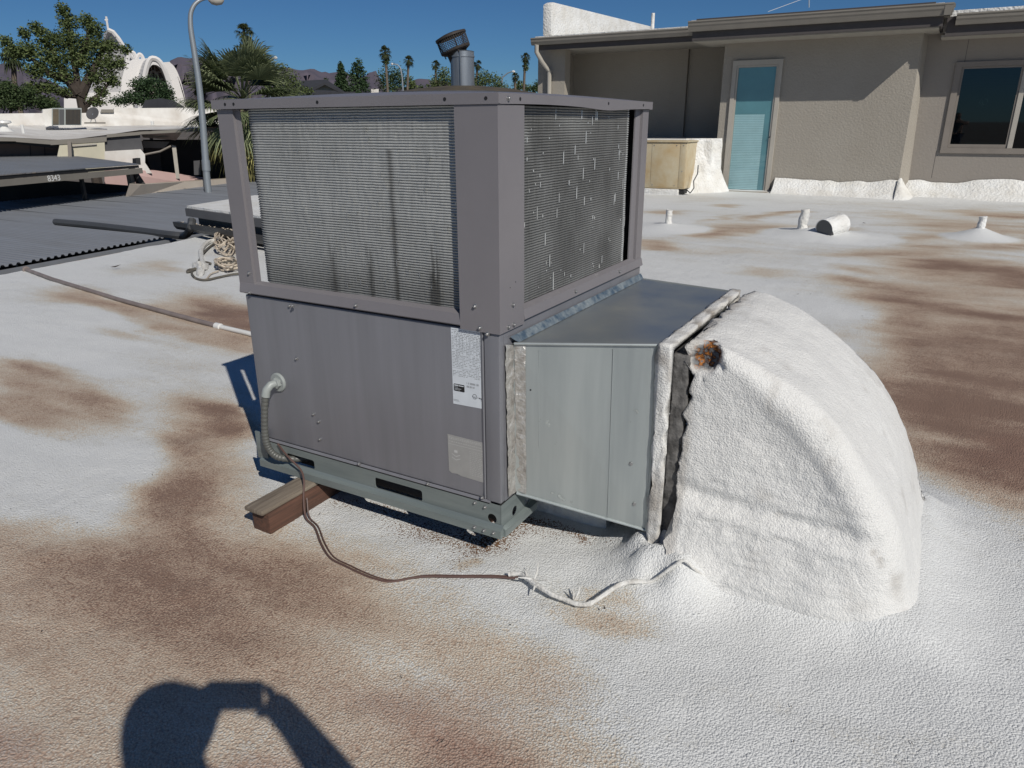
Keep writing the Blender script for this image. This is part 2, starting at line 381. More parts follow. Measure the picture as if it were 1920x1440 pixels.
M['film'] = mat('frosted film', (.13, .27, .305), .35, 0, .15, 2)

# ------------------------------------------------------------------ ground far below, mountains
go = MB().add([(-9000, -3000, -3.2), (9000, -3000, -3.2), (9000, 12000, -3.2), (-9000, 12000, -3.2)], [(0, 1, 2, 3)]).build('ground', M['asphalt']); go['kind'] = 'structure'

def mountain(pts, d, name='hills'):
    us = np.array([p[0] for p in pts], float); vs = np.array([p[1] for p in pts], float)
    U = np.linspace(us[0], us[-1], 160); Vv = np.interp(U, us, vs); Q = np.stack([U, U*0, U*0], 1)
    Vv = Vv+fbm(Q, .05, 4, 3)*7
    rows = []
    for k in range(9):
        f = k/8
        rows.append([at(u, v_+(262-v_)*f**1.2 + (vnoise(np.array([[u, k*40., 5]]), .06, 4)[0]*10*math.sin(PI*f)), d*(1-.45*f)+vnoise(np.array([[u, k*33., 0]]), .04)[0]*d*.25*math.sin(PI*f)) for u, v_ in zip(U, Vv)])
    V = np.array(rows).reshape(-1, 3)
    o = np_mesh(name, V, grid_faces(9, 160), M['mtn'], smooth=False); o['kind'] = 'structure'
mountain([(-400, 200), (-200, 160), (-60, 128), (0, 118), (40, 124), (90, 150), (160, 190), (220, 196), (290, 150), (322, 110), (338, 107), (350, 112), (372, 108), (430, 120), (500, 126), (560, 129), (590, 130), (620, 136), (660, 138), (700, 150)], 3800)
mountain([(560, 210), (640, 190), (672, 150), (692, 133), (705, 132), (716, 150), (730, 175), (760, 160), (790, 147), (830, 150), (900, 170), (1000, 190), (1200, 200)], 2600)

# ------------------------------------------------------------------ foam roof
def edge_x(y): return -7.963-.1533*y
XS = np.concatenate([np.arange(-11.2, -3.2, .09), np.arange(-3.2, 2.4, .024), np.arange(2.4, 14, .1)])
YS = np.concatenate([np.arange(-4, .7, .1), np.arange(.7, 4.2, .024), np.arange(4.2, 18.3, .09)])
GX, GY = np.meshgrid(XS, YS, indexing='ij'); X = GX.ravel().copy(); Y = GY.ravel().copy()
X = np.maximum(X, edge_x(Y))
P2 = np.stack([X, Y, X*0], 1)
def bump_(cx, cy, rx, ry, h, pw=2):
    return h*np.exp(-(((X-cx)/rx)**2+((Y-cy)/ry)**2)**(pw/2))
Z = fbm(P2, .6, 3, 1)*.02
P2s = np.stack([X*.8, Y*2.4, X*0], 1)
Z += fbm(P2s, .8, 3, 9)*.022*np.clip((Y-3)/4, .25, 1)
Z += fbm(P2, 9, 3, 2)*.006
def cone(cx, cy, r, h):
    d = np.hypot(X-cx, Y-cy)/r; return h*np.clip(1-d, 0, 1)**1.6
SK = [(-3.45, 10.75, .75, .09), (-1.45, 11.05, .8, .10), (-1.0, 11.0, .75, .06), (.56, 11.75, .55, .16)]
for c_ in SK: Z += cone(*c_)
Z += (bump_(-.64, 2.23, .15, .11, .12)+bump_(-.53, 2.09, .09, .10, .075)+bump_(-.75, 2.33, .12, .12, .04)+bump_(-.70, 2.10, .10, .12, .05))*(1+fbm(P2, 16, 3, 88)*.55)
Z += bump_(-.13, 2.7, .36, .52, .05, 3.2)
dx_ = np.maximum(np.maximum(-.56-X, X-.17), 0); dy_ = np.maximum(np.maximum(2.20-Y, Y-3.15), 0); dst_ = np.hypot(dx_, dy_); wd_ = .055+.075*np.clip((X-.0)/.25, 0, 1)*np.clip((3.0-Y)/.5, .2, 1)
Z += (.062-.006*np.clip((X-.05)/.15, 0, 1))*np.exp(-(dst_/wd_)**1.3)*np.clip((X+.62)/.1, 0, 1)
# cant where the coating runs up the building walls
Z += .05*np.clip((Y-16.0)/1.3, 0, 1)**2
inn = np.clip(1-np.abs(X+1.75)/1.0, 0, 1)*np.clip(1-np.abs(Y-2.6)/.9, 0, 1)
Z *= np.where(inn > 0, 1, 1)
# stains : soft ellipses (given where they lie) broken up by streaked noise
ST = []
def stain(u, v, ru, rv, s=1.0, ang=0, kind=0):
    c, s_ = math.cos(math.radians(ang)), math.sin(math.radians(ang))
    P0 = gr(u, v)[:2]; A_ = (gr(u+ru*c*.2, v+ru*s_*.2)[:2]-P0)/.2; B_ = (gr(u-rv*s_*.2, v+rv*c*.2)[:2]-P0)/.2
    ST.append((P0, np.linalg.inv(np.stack([A_, B_], 1)), s, kind))
# left middle
for a in [(400, 585, 95, 32, 1.0, 12), (200, 568, 120, 14, .7, 6), (330, 615, 150, 14, .6, 17), (455, 620, 40, 25, .8, 10), (250, 625, 60, 10, .45, 10),
          (110, 715, 120, 32, .85, 14), (60, 775, 110, 40, .95, 16), (190, 770, 50, 30, .6, 20), (40, 690, 60, 20, .5, 10),
          (345, 860, 62, 130, .95, 14), (415, 785, 60, 34, .9, -20), (300, 960, 60, 80, .85, 5), (420, 880, 60, 60, .4), (430, 960, 80, 30, .3), (455, 770, 18, 20, .7),
          (300, 1080, 360, 90, .95, -3), (560, 1070, 160, 60, .8, 12), (50, 1060, 120, 60, .6), (180, 1200, 330, 110, .8), (620, 1190, 260, 90, .85, 12), (480, 1260, 420, 130, .62),
          (330, 1120, 170, 34, .5, 5), (640, 1130, 120, 30, .45, 8), (880, 1260, 170, 70, .75, 12), (760, 1340, 300, 110, .9, 8), (940, 1400, 120, 80, .5, 10), (100, 1380, 300, 90, .7), (400, 1430, 400, 80, .75), (-100, 1000, 150, 60, .5), (820, 1480, 300, 90, .8), (1080, 1420, 90, 60, .25),
          (20, 980, 100, 20, .35, -8), (30, 1110, 70, 25, .3),
          (490, 985, 25, 10, .3), (1140, 1165, 90, 28, .62, 12), (910, 1062, 22, 5, .5), (830, 1115, 40, 20, .14, 12),
          (310, 500, 40, 12, .45, 5), (270, 500, 60, 14, .3), (440, 470, 30, 10, .3), (150, 545, 60, 10, .3), (560, 680, 60, 40, .5)]: stain(*a)
# right side
for a in [(1850, 730, 240, 150, .8, 6), (1820, 545, 190, 40, .45, 6), (1790, 700, 170, 90, 1.05, 8), (1830, 800, 150, 110, 1.05, 8), (1950, 880, 150, 70, .95, 5), (1700, 620, 60, 40, .6, -30), (1950, 640, 130, 60, .7, 4), (1690, 560, 90, 16, .85, 8), (1850, 585, 130, 14, .95, 8), (1620, 527, 90, 8, .7, 8), (1780, 500, 120, 17, .95, 3), (1920, 520, 80, 20, .9, 4), (1620, 478, 70, 6, .6), (1720, 470, 130, 9, .55), (1810, 425, 120, 13, .62, 3), (1870, 455, 60, 14, .6, 4), (1740, 445, 50, 8, .5), (1900, 405, 90, 6, .55, 3),
          (1400, 428, 110, 8, .62, 0), (1320, 435, 50, 8, .7), (1440, 405, 60, 5, .6, -8), (1480, 397, 30, 3, .8), (1250, 400, 40, 6, .6), (1230, 455, 50, 8, .5), (1235, 462, 35, 5, .55), (1350, 410, 40, 4, .4, -10), (1420, 510, 60, 7, .4, 3), (1560, 430, 40, 5, .35), (1610, 505, 40, 6, .4, 10), (1700, 405, 60, 5, .35), (1880, 385, 60, 3, .4), (1820, 395, 40, 4, .4), (1365, 386, 25, 3, .6), (1600, 400, 50, 4, .2),
          (1500, 1300, 140, 30, .10, 5), (1700, 1380, 160, 40, .08), (1250, 1350, 120, 30, .12), (1380, 470, 90, 5, .2, 2), (1530, 540, 90, 14, .16, 5), (1550, 620, 40, 14, .12)]: stain(*a)
for a in [(750, 1320, 150, 60, .55, 10, 1), (870, 1410, 120, 70, .6, 10, 1), (30, 1400, 110, 45, .65, 0, 1), (520, 1420, 130, 30, .55, 0, 1), (1880, 860, 90, 60, .25, 0, 1), (470, 590, 60, 25, .2, 0, 1), (1000, 1300, 60, 30, .2, 10, 1)]: stain(*a)
for a in [(830, 1000, 90, 20, .45, 14, 2), (930, 1010, 50, 30, .62, -30, 2), (1010, 985, 60, 14, .55, 5, 2), (1080, 1000, 60, 12, .3, 8, 2), (1095, 1010, 14, 10, .6, 40, 2), (720, 955, 60, 12, .3, 12, 2), (640, 940, 30, 12, .25, 0, 2)]: stain(*a)
warp = np.stack([fbm(P2s, 1.3, 4, 21), fbm(P2s, 1.6, 4, 33)], 1)*.32
att = [np.zeros(len(X)) for _ in range(3)]
for (P0, A_, s_, k_) in ST:
    dist = np.hypot(*(P0))/6
    q = (np.stack([X, Y], 1)+warp*min(1.0, .45+.3*dist)-P0) @ A_.T
    r2 = (q**2).sum(1); g_ = s_*np.exp(-np.maximum(r2, 0)**1.25*.9)
    att[k_] = 1-(1-att[k_])*(1-np.clip(g_*.82, 0, .98)) if k_ != 2 else att[k_]+g_
stn = att[0]; nearf = np.clip((2.6-np.hypot(X+.6, Y-.2))/1.4, 0, 1); stn = stn*(1-.40*nearf)
far = np.clip((Y-5)/6, 0, 1)*np.clip((X+4)/6, 0, 1)
stn = stn*(1+fbm(P2s, 2.2, 4, 50)*.5)+far*np.clip(fbm(P2s, 1.9, 4, 71), 0, 1)*.5+np.clip(fbm(P2, .45, 4, 40)-.18, 0, 1)*.5+.055+.15*fbm(P2s, .7, 4, 91)+far*.10
for c_ in SK:
    d = np.hypot(X-c_[0], Y-c_[1])/c_[2]; stn = stn*np.clip((d-.75)*4, 0.04, 1)
dE = np.hypot((X+.1)/.62, (Y-2.65)/.75); stn = stn*(.25+.75*np.clip((dE-1)*3.5, 0, 1))
stn *= np.clip((17.0-Y)/1.2, 0, 1)
V = np.stack([X, Y, Z], 1); ROOF_FN = lambda x, y: float(Z[np.argmin((X-x)**2+(Y-y)**2)])
Fq = grid_faces(len(XS), len(YS))
cen = V[Fq].mean(1)
area_ok = (np.abs(V[Fq[:, 0], 0]-V[Fq[:, 1], 0])+np.abs(V[Fq[:, 3], 0]-V[Fq[:, 2], 0])) > 1e-4
roof = np_mesh('roof', V, Fq[area_ok], M['roof'], smooth=True, attrs={'stain': stn, 'red': att[1], 'speck': att[2]}); roof['kind'] = 'structure'
# edge of the roof and wall below it
eb = MB()
ys = [-4, 4, 8, 12, 18.3]
for i in range(4):
    a, b_ = ys[i], ys[i+1]; xa, xb = edge_x(a), edge_x(b_)
    eb.add([(xa-.03, a, -.012), (xb-.03, b_, -.012), (xb-.03, b_, -3.2), (xa-.03, a, -3.2), (xa+.3, a, -3.2), (xb+.3, b_, -3.2), (xa+.3, a, -.025), (xb+.3, b_, -.025)],
           [(0, 1, 2, 3), (3, 2, 5, 4), (0, 6, 7, 1), (6, 4, 5, 7)])
t = eb.build('wall', M['tan']); t['kind'] = 'structure'

# ------------------------------------------------------------------ building at the back
BX0, BX1, BY = -4.56, -.77, 17.3
bd = thing('house', 'taupe stucco house with grey gutters and tall teal window behind the big unit', 'building', (-4, 18, 0))
B('wall', M['stucco'], bd, BX0, BX1, BY, BY+.25, -.3, 3.16)
MB().add([(BX1, BY, 3.2), (BX1, BY, -.2), (-.58, BY+.35, -.2), (-.70, BY+.35, 3.2), (BX1-.2, BY+.1, 3.2), (BX1-.2, BY+.1, -.2), (-.8, BY+.35, -.2), (-.9, BY+.35, 3.2)],
         [(0, 1, 2, 3), (4, 7, 6, 5), (0, 3, 7, 4), (1, 5, 6, 2), (3, 2, 6, 7), (0, 4, 5, 1)]).build('wall', M['stucco'], bd)
RY = BY+.35
WX0, WX1, WZ0, WZ1 = -.02, 1.9, .99, 2.48
wl = MB(); wl.box(-.8, WX0, RY, RY+.2, -.3, 3.1); wl.box(WX0, WX1, RY, RY+.2, -.3, WZ0); wl.box(WX0, WX1, RY, RY+.2, WZ1, 3.1); wl.box(WX1, 6.5, RY, RY+.2, -.3, 3.1)
wl.build('wall', M['stucco2'], bd)
B('wall_seam', M['fascia'], bd, .0, .008, RY-.002, RY+.01, WZ1+.08, 3.05)
B('wall_seam', M['fascia'], bd, -.2, -.193, RY-.002, RY+.01, .4, WZ0-.06)
# left recess
B('wall', M['stucco'], bd, -9.1, -5.95, 19.2, 19.4, .9, 3.5)
B('wall', M['stucco'], bd, -5.945, -4.63, 19.3, 19.5, .9, 3.6)
B('wall', M['stucco'], bd, -4.62, -4.5, 17.55, 20.8, -.2, 3.3)
B('wall', M['stucco'], bd, -9.05, -8.55, 17.6, 17.9, .2, 3.35)
B('wall', M['stucco'], bd, -9.3, -9.05, 17.6, 20.0, .2, 3.35)
# roof slab and gutters
def gutter(name, x0, x1, y, ztop, parent, h=.2, wd=.13, m_='gutter'):
    pr = [(y+wd, ztop), (y+.01, ztop), (y, ztop-.025), (y+.018, ztop-.05), (y+.018, ztop-.09), (y+.035, ztop-.12), (y+.055, ztop-h), (y+wd, ztop-h)]
    return MB().prism([(x0, a, b_) for a, b_ in pr], (x1-x0, 0, 0)).build(name, M[m_], parent)
gutter('gutter', -5.12, -.33, 16.33, 3.475, bd)
gutter('gutter', -9.2, -5.16, 17.0, 3.43, bd, h=.16)
gutter('gutter', -.26, 6.5, 16.8, 3.345, bd, h=.19)
# gutter return at the right end
pr = [(-.33, 3.475), (-.30, 3.45), (-.32, 3.425), (-.32, 3.385), (-.34, 3.355), (-.36, 3.275), (-.46, 3.275), (-.46, 3.475)]
MB().prism([(a, 16.34, b_) for a, b_ in pr], (0, .45, 0)).build('gutter', M['gutter'], bd)
B('fascia', M['fascia'], bd, -5.05, -.46, 16.47, 16.52, 3.11, 3.42)
B('fascia', M['fascia'], bd, -.50, -.462, 16.52, 17.64, 3.11, 3.42)
B('fascia', M['fascia'], bd, -9.1, -5.05, 17.14, 17.19, 3.16, 3.40)
B('fascia', M['fascia'], bd, -.40, 6.5, 16.94, 16.99, 2.98, 3.30)
B('soffit', M['soffit'], bd, -5.05, -.505, 16.525, 17.9, 3.09, 3.13)
B('soffit', M['soffit'], bd, -9.02, -5.06, 17.2, 20.8, 3.2, 3.24)
B('soffit', M['soffit'], bd, -.455, 6.5, 17.0, 17.9, 2.97, 3.01)
B('roof_deck', M['foamwhite'], bd, -5.1, -.48, 16.5, 22, 3.425, 3.50)
B('drip_edge', M['fascia'], bd, -4.98, -.62, 16.46, 16.50, 3.477, 3.515)
B('roof_deck', M['foamwhite'], bd, -9.15, -5.11, 17.16, 24, 3.40, 3.47)
B('roof_deck', M['foamwhite'], bd, -.47, 6.5, 16.95, 22, 3.31, 3.41)
# parapet wedge on the far left of the roof
MB().prism([(-9.0, 17.25, 3.48), (-9.0, 17.25, 4.17), (-9.0, 17.4, 4.22), (-9.0, 24.5, 4.36), (-9.0, 24.5, 3.48)], (.24, 0, 0)).build('parapet', M['foamwhite'], bd, bevel=.05)
# white foam curb that runs along the walls
def foam_skirt(x0, x1, y0, ztop, n=60, seed=1):
    vs = []; Xn = np.linspace(x0, x1, n); rows = 9
    for i, x in enumerate(Xn):
        zt = ztop*(1+.45*fbm(np.array([[x, 0, seed]]), 1.2, 3, seed)[0])
        for j in range(rows):
            f = j/(rows-1); z = zt*(1-f)**1.5-.03*f; y = y0-.02-.05*min(1, f*8)-.62*f**1.6
            e = fbm(np.array([[x, y, z]]), 5, 3, 5)[0]*.03*min(1, f*4)
            vs.append((x, y+e, z+e*.4))
    V = np.array(vs); return np_mesh('foam_skirt', V, grid_faces(n, rows), M['foamwhite'], bd, smooth=True)
foam_skirt(-3.20, -.77, BY, .36, 50, 1)
foam_skirt(-.66, 6.5, RY, .36, 90, 2)
# corner of the skirt
vs = []
for i in range(13):
    a = -PI/2+ (PI/2+.35)*i/12
    for j in range(7):
        f = j/6; r = .16+.55*f**1.3; z = (.36+.05*math.sin(i*.5))*(1-f)**1.15-.03*f
        vs.append((-.80+r*math.cos(a)*.62+.02, BY+.07+r*math.sin(a), z))
np_mesh('foam_skirt', vs, grid_faces(13, 7), M['foamwhite'], bd, smooth=True)
B('door_sill', M['stucco'], bd, -4.36, -3.28, 16.95, BY-.003, -.08, .045, bevel=.01)
# white raised curb wall behind the small condenser
cw = MB(); cw.box(-9.3, -4.50, 16.75, 20.6, -.1, 1.13)
o = cw.build('low_roof', M['foamwhite'], bd, bevel=.06)
vs = []
for i in range(24):
    f = i/23; a = f*PI/2
    for j in range(16):
        g_ = j/15; z = 1.16*(1-g_)-.04*g_; sp = (.10+.42*g_**3)
        x = -5.05+(.62+sp*.7)*math.sin(a)*1.0; y = 16.75-(sp+.06)*math.cos(a)+.25*math.sin(a)
        e = fbm(np.array([[x, y, z]]), 4, 3, 8)[0]*.06
        vs.append((x+e, y-e, z))
np_mesh('foam_skirt', vs, grid_faces(24, 16), M['foamwhite'], bd, smooth=True)
# downspout at the far left corner
MB().tube([(-9.05, 17.05, 3.28), (-9.07, 17.08, 3.12), (-8.98, 17.2, 2.9), (-8.93, 17.5, 2.7), (-8.93, 17.52, .3)], .055, 10).build('downspout', M['frame'], bd, smooth=True)

# teal narrow window
tw = MB()
wx0, wx1, wz0, wz1 = -4.34, -3.30, .0, 2.74
for a in ((wx0, wx0+.085, wz0, wz1), (wx1-.085, wx1, wz0, wz1), (wx0+.085, wx1-.085, wz1-.10, wz1), (wx0+.085, wx1-.085, wz0, wz0+.05)):
    tw.box(a[0], a[1], BY-.055, BY-.003, a[2], a[3])
wn = tw.build('window', M['frame'], bd, label='tall narrow window with teal frosted glass')
ib = MB()
for a in ((wx0+.088, wx0+.125, wz0+.053, wz1-.103), (wx1-.125, wx1-.088, wz0+.053, wz1-.103), (wx0+.125, wx1-.125, wz1-.14, wz1-.103)):
    ib.box(a[0], a[1], BY-.035, BY-.002, a[2], a[3])
ib.build('sash', M['frame'], wn)
B('backing', M['film'], wn, wx0+.128, wx1-.128, BY-.010, BY-.004, wz0+.06, wz1-.143)
sl_ = MB()
for k in range(44):
    z = .07+k*.036; sl_.add([(wx0+.13, BY-.013, z), (wx1-.27, BY-.013, z), (wx1-.27, BY-.017, z+.031), (wx0+.13, BY-.017, z+.031)], [(0, 1, 2, 3)])
sl_.build('blind', M['blind'], wn, kind='stuff')
MB().add([(wx0+.126, BY-.025, wz0+.055), (wx1-.126, BY-.025, wz0+.055), (wx1-.126, BY-.025, wz1-.141), (wx0+.126, BY-.025, wz1-.141)], [(0, 1, 2, 3)]).build('pane', M['glass_teal'], wn)
MB().tube([(wx1-.115, BY-.05, 1.18), (wx1-.10, BY-.07, 1.20)], .012, 6).build('latch', M['trim'], wn)
# window on the right with two panes
rw = MB()
for a in ((WX0-.11, WX0, WZ0-.1, WZ1+.09), (WX0, WX1, WZ1, WZ1+.09), (WX0, WX1, WZ0-.1, WZ0), (WX1, WX1+.1, WZ0-.1, WZ1+.09)):
    rw.box(a[0], a[1], RY-.045, RY+.05, a[2], a[3])
wn2 = rw.build('window', M['frame2'], bd, label='two-pane aluminium window with dark glass at the right end')
rb = MB()
for a in ((WX0+.002, WX0+.04, WZ0+.002, WZ1-.002), (.955, .99, WZ0+.002, WZ1-.002), (.04+WX0, .955, WZ1-.035, WZ1-.002), (.04+WX0, .955, WZ0+.002, WZ0+.07)):
    rb.box(a[0], a[1], RY-.012, RY+.03, a[2], a[3])
rb.build('sash', M['frame2'], wn2)
B('mullion', M['frame'], wn2, .992, 1.075, RY-.03, RY+.05, WZ0+.002, WZ1-.002)
for (a, b_, yy, c, d) in ((WX0+.041, .954, RY+.006, WZ0+.071, WZ1-.036), (1.077, WX1-.002, RY+.026, WZ0+.003, WZ1-.003)):
    MB().add([(a, yy, c), (b_, yy, c), (b_, yy, d), (a, yy, d)], [(0, 1, 2, 3)]).build('pane', M['glass_dark'], wn2)
B('interior', M['room2'], wn2, WX0-.1, WX1+.1, RY+.6, RY+.65, WZ0-.3, WZ1+.3)
bl = MB()
for k in range(4): bl.box(WX0+.05, .94, RY+.06, RY+.09, 2.13+k*.06, 2.155+k*.06)
bl.build('rolled_blind', M['black'], wn2)
orn = thing('hanging_ornament', 'small black openwork diamond ornament hanging inside the right-hand window', 'ornament', (.47, RY+.03, 1.85))
def ring_path(c, rx, rz, n, rotv=0):
    return [(c[0]+rx*math.cos(2*PI*k/n+rotv), c[1], c[2]+rz*math.sin(2*PI*k/n+rotv)) for k in range(n+1)]
MB().tube(ring_path((.47, RY+.035, 1.85), .1, .13, 4, PI/2), .014, 6).build('frame', M['black'], orn)
MB().tube(ring_path((.47, RY+.035, 1.84), .045, .055, 10), .012, 6).build('medallion', M['black'], orn)
MB().tube([(.47, RY+.035, 1.98), (.50, RY+.035, 2.12)], .003, 4).build('string', M['black'], orn)

# vents on the roof deck of the house
vp = MB().lathe((-6.45, 17.9, 3.46), [(.09, 0), (.05, .05), (.042, .1), (.04, .42), (.0, .42)], 12).build('vent_pipe', M['foamwhite'], None, smooth=True)
tag(vp, 'thin white vent pipe standing on the upper roof beside the sloping parapet', 'vent pipe')
an = MB().tube([tuple(at(1440, 22, 24)), tuple(at(1500, 0, 25)), tuple(at(1560, -22, 26))], .006, 5)
an = an.build('guy_wire', M['pvc']); tag(an, 'thin pale wire rising diagonally above the main gutter', 'wire')
an = MB().tube([tuple(at(1517, 14, 20)), tuple(at(1517, -60, 20))], .012, 6).build('antenna_mast', M['pole']); tag(an, 'slim antenna mast poking above the main gutter line', 'antenna')

# ------------------------------------------------------------------ small beige condenser by the house
ac = thing('air_conditioner', 'faded beige box air conditioner against the white foam wall left of the teal window', 'air conditioner', (-5.3, 16.3, .06))
B('cabinet', M['beige_ac'], ac, -5.85, -4.83, 15.95, 16.72, .13, 1.09, bevel=.012)
B('lid', M['beige_ac'], ac, -5.88, -4.80, 15.92, 16.74, 1.093, 1.125, bevel=.01)
B('panel', M['beige_ac'], ac, -5.60, -4.98, 15.943, 15.95, .16, 1.06, bevel=.003)
B('panel_edge', M['beige_ac'], ac, -4.97, -4.845, 15.943, 15.95, .16, 1.06, bevel=.003)
B('base_rail', M['foamwhite'], ac, -5.9, -4.95, 15.9, 16.7, .0, .12, bevel=.02)
for x, z in ((-5.55, .2), (-5.05, .2), (-5.55, 1.03), (-5.05, 1.03), (-4.9, 1.03), (-4.9, .5)): MB().lathe((x, 15.943, z), [(.012, 0), (.01, .008), (0, .01)], 8, (0, -1, 0)).build('screw', M['screw'], ac)
B('bracket', M['black'], ac, -4.95, -4.83, 15.98, 16.2, .03, .128)
MB().tube([(-4.83, 16.1, .12), (-4.70, 16.0, .05), (-4.62, 15.98, .16), (-4.66, 16.05, .30), (-4.60, 16.1, .45), (-4.63, 16.2, .62)], .012, 6).build('cable', M['trim'], ac, smooth=True)

# ------------------------------------------------------------------ vent stubs on the foam roof
def stub(x, y, h, r, label, lean=(0, 0), rough=.1):
    n = 9; pts = []; rs = []
    for k in range(n):
        f = k/(n-1); pts.append((x+lean[0]*f+random.uniform(-1, 1)*r*rough, y+lean[1]*f, f*h)); rs.append(r*(1.55-.6*min(1, f*3))*(1+random.uniform(-1, 1)*rough))
    o = MB().tube(pts, rs, 14, cap=True).build('vent_pipe', M['foamwhite'], None, smooth=True); tag(o, label, 'vent pipe', 'white plumbing vents on the foam roof'); return o
stub(-3.45, 10.75, .27, .050, 'white vent stub beside the big unit, leftmost of the three')
stub(-1.62, 11.1, .34, .068, 'tall flaking white vent stub left of the open hooded pipe', (.03, 0), .13)
stub(.56, 11.75, .29, .052, 'short white vent stub on its own round cone, farthest right')
hp = MB(); n = 28
c0 = Vector((-1.28, 10.74, .12)); ax = Vector((.50, .86, .16)).normalized(); u_ = ax.cross(Vector((0, 0, 1))).normalized(); w_ = u_.cross(ax)
vs = []; 
for (r, h) in ((.138, .36), (.138, 0), (.131, 0), (.125, .34)):
    for k in range(n):
        t_ = 2*PI*k/n
        hh = h - (.10*max(0, -math.sin(t_)) if h == 0 else 0)*-1
        vs.append(c0+ax*hh+(u_*math.cos(t_)+w_*math.sin(t_))*r)
fs = [(i*n+k, i*n+(k+1) % n, (i+1)*n+(k+1) % n, (i+1)*n+k) for i in range(3) for k in range(n)]+[tuple(range(n))]
hp.add(vs, fs)
o = hp.build('hooded_pipe', M['foamwhite'], None, smooth=True); MB().lathe(c0+ax*.06, [(.124, 0), (0, .001)], 24, ax).build('shade_disc', M['inside'], o); MB().lathe(c0+ax*.012, [(.127, 0), (.127, .05)], 24, ax).build('shade_lining', mat('grey pipe lining', (.12, .12, .12), .8), o); tag(o, 'wide white pipe stub lying over with its dark round mouth open', 'pipe')  # inner disc and ring are dark to paint the shade inside the mouth

# ------------------------------------------------------------------ flue with tilted cap behind the unit
fl = thing('chimney_flue', 'round galvanised flue with a crooked wire-mesh rain cap behind the big unit', 'chimney', (-4.4, 6.68, 0))
fx, fy = -4.395, 6.683
MB().lathe((fx, fy, 0), [(.5, 0), (.5, 1.68), (.52, 1.70)], 40).build('housing', M['dome'], fl, smooth=True)
MB().lathe((fx, fy, 1.735), [(.93, -.02), (.935, 0), (.75, .05), (.5, .09), (.25, .115), (.0, .12)], 48).build('hood', M['dome'], fl, smooth=True)
MB().lathe((fx, fy, 1.79), [(.119, 0), (.119, .33), (.125, .332), (.125, .345), (.119, .348), (.119, .385), (.123, .386), (.105, .392), (.105, .25)], 32).build('pipe', M['flue'], fl, smooth=True)
tb = MB().box(fx+.05, fx+.058, fy-.125, fy-.110, 1.8, 2.17); tb.build('seam', M['flue'], fl)
cax = Vector((-.30, -.18, .93)).normalized(); cc = Vector((fx-.035, fy-.01, 2.115))
MB().lathe(cc, [(.095, -.06), (.10, .05), (.15, .075), (.155, .095), (.09, .10)], 28, cax).build('collar', M['rust_dk'], fl, smooth=True)
MB().lathe(cc, [(.155, .20), (.162, .205), (.160, .225), (.09, .24), (0, .245)], 28, cax).build('cap', M['rust_dk'], fl, smooth=True)
cu = cax.orthogonal().normalized(); cw_ = cax.cross(cu); ms_ = MB()
for k in range(44):
    t_ = 2*PI*k/44; e_ = cu*math.cos(t_)+cw_*math.sin(t_); ms_.tube([cc+cax*.08+e_*.152, cc+cax*.205+e_*.152], .0024, 4, False)
for j in range(9):
    ms_.tube([cc+cax*(.085+j*.0145)+(cu*math.cos(2*PI*k/28)+cw_*math.sin(2*PI*k/28))*.152 for k in range(29)], .0022, 4, False)
ms_.build('mesh_screen', M['rust_dk'], fl, kind='stuff')
for k in range(3):
    t_ = 2*PI*k/3+.5; e_ = cu*math.cos(t_)+cw_*math.sin(t_); MB().tube([cc+cax*.04+e_*.13, cc+cax*.21+e_*.15], .006, 6).build('strap', M['rust_dk'], fl)

# ------------------------------------------------------------------ the rooftop unit
x0, x1, y0, y1 = -2.363, -1.161, 1.941, 3.235
U = thing('rooftop_air_conditioner', 'large taupe packaged rooftop unit with big finned coils, standing on timber sleepers', 'air conditioner', (-1.76, 2.58, .112))
# base rails (front one with fork slots and a round hole)
zr0, zr1 = .112, .232
fr = MB().box(x0+.01, x1, y0-.006, y0-.003, zr0, zr1).build('base_rail', M['galv'], U)
prf = [(y0-.006, zr0+.002), (y0-.028, zr0), (y0-.028, zr0+.030), (y0-.014, zr0+.036), (y0-.007, zr0+.045)]
def slot(xa, xb, za, zb, r=.010):
    pts = []
    for (cx, cz, a0) in ((xb-r, zb-r, 0), (xa+r, zb-r, 90), (xa+r, za+r, 180), (xb-r, za+r, 270)):
        for q in range(4):
            t_ = math.radians(a0+30*q); pts.append((cx+r*math.cos(t_), y0-.1, cz+r*math.sin(t_)))
    return MB().prism(pts, (0, .2, 0))
cut(fr, [slot(-2.205, -2.05, .158, .198), slot(-1.729, -1.502, .158, .203), MB().lathe((-1.195, y0-.1, .172), [(.019, 0), (.019, .2)], 20, (0, 1, 0))])
MB().prism([(x0+.01, a, b_) for a, b_ in prf], (x1-x0+.004, 0, 0)).build('rail_lip', M['galv'], U)
rr_ = MB().prism([(x1+.001, y0-.006, zr0), (x1+.001, 2.17, zr0), (x1+.001, 2.25, zr1-.02), (x1+.001, 2.25, zr1), (x1+.001, y0-.006, zr1)], (.004, 0, 0)).build('base_rail', M['galv'], U)
cut(rr_, [MB().lathe((x1-.1, yy, .168), [(.0185, 0), (.0185, .2)], 20, (1, 0, 0)) for yy in (2.03, 2.125)])
MB().prism([(x1+.005, y0-.006, zr0), (x1+.022, y0-.006, zr0), (x1+.022, y0-.006, zr0+.028), (x1+.006, y0-.006, zr0+.036)], (0, .24, 0)).build('rail_lip', M['galv'], U)
B('base_rail', M['galv'], U, x0, x0+.004, y0, y1, zr0, zr1+.03)
B('base_rail', M['galv'], U, x0+.006, x1, y1-.01, y1-.006, zr0, zr1)
B('base_rail', M['galv'], U, x1-.05, x1-.01, 2.28, y1-.02, zr0, zr1-.01)
B('corner_bracket', M['galv'], U, x0-.012, x0+.05, y0-.016, y0-.008, zr0+.03, zr1+.035, bevel=.003)
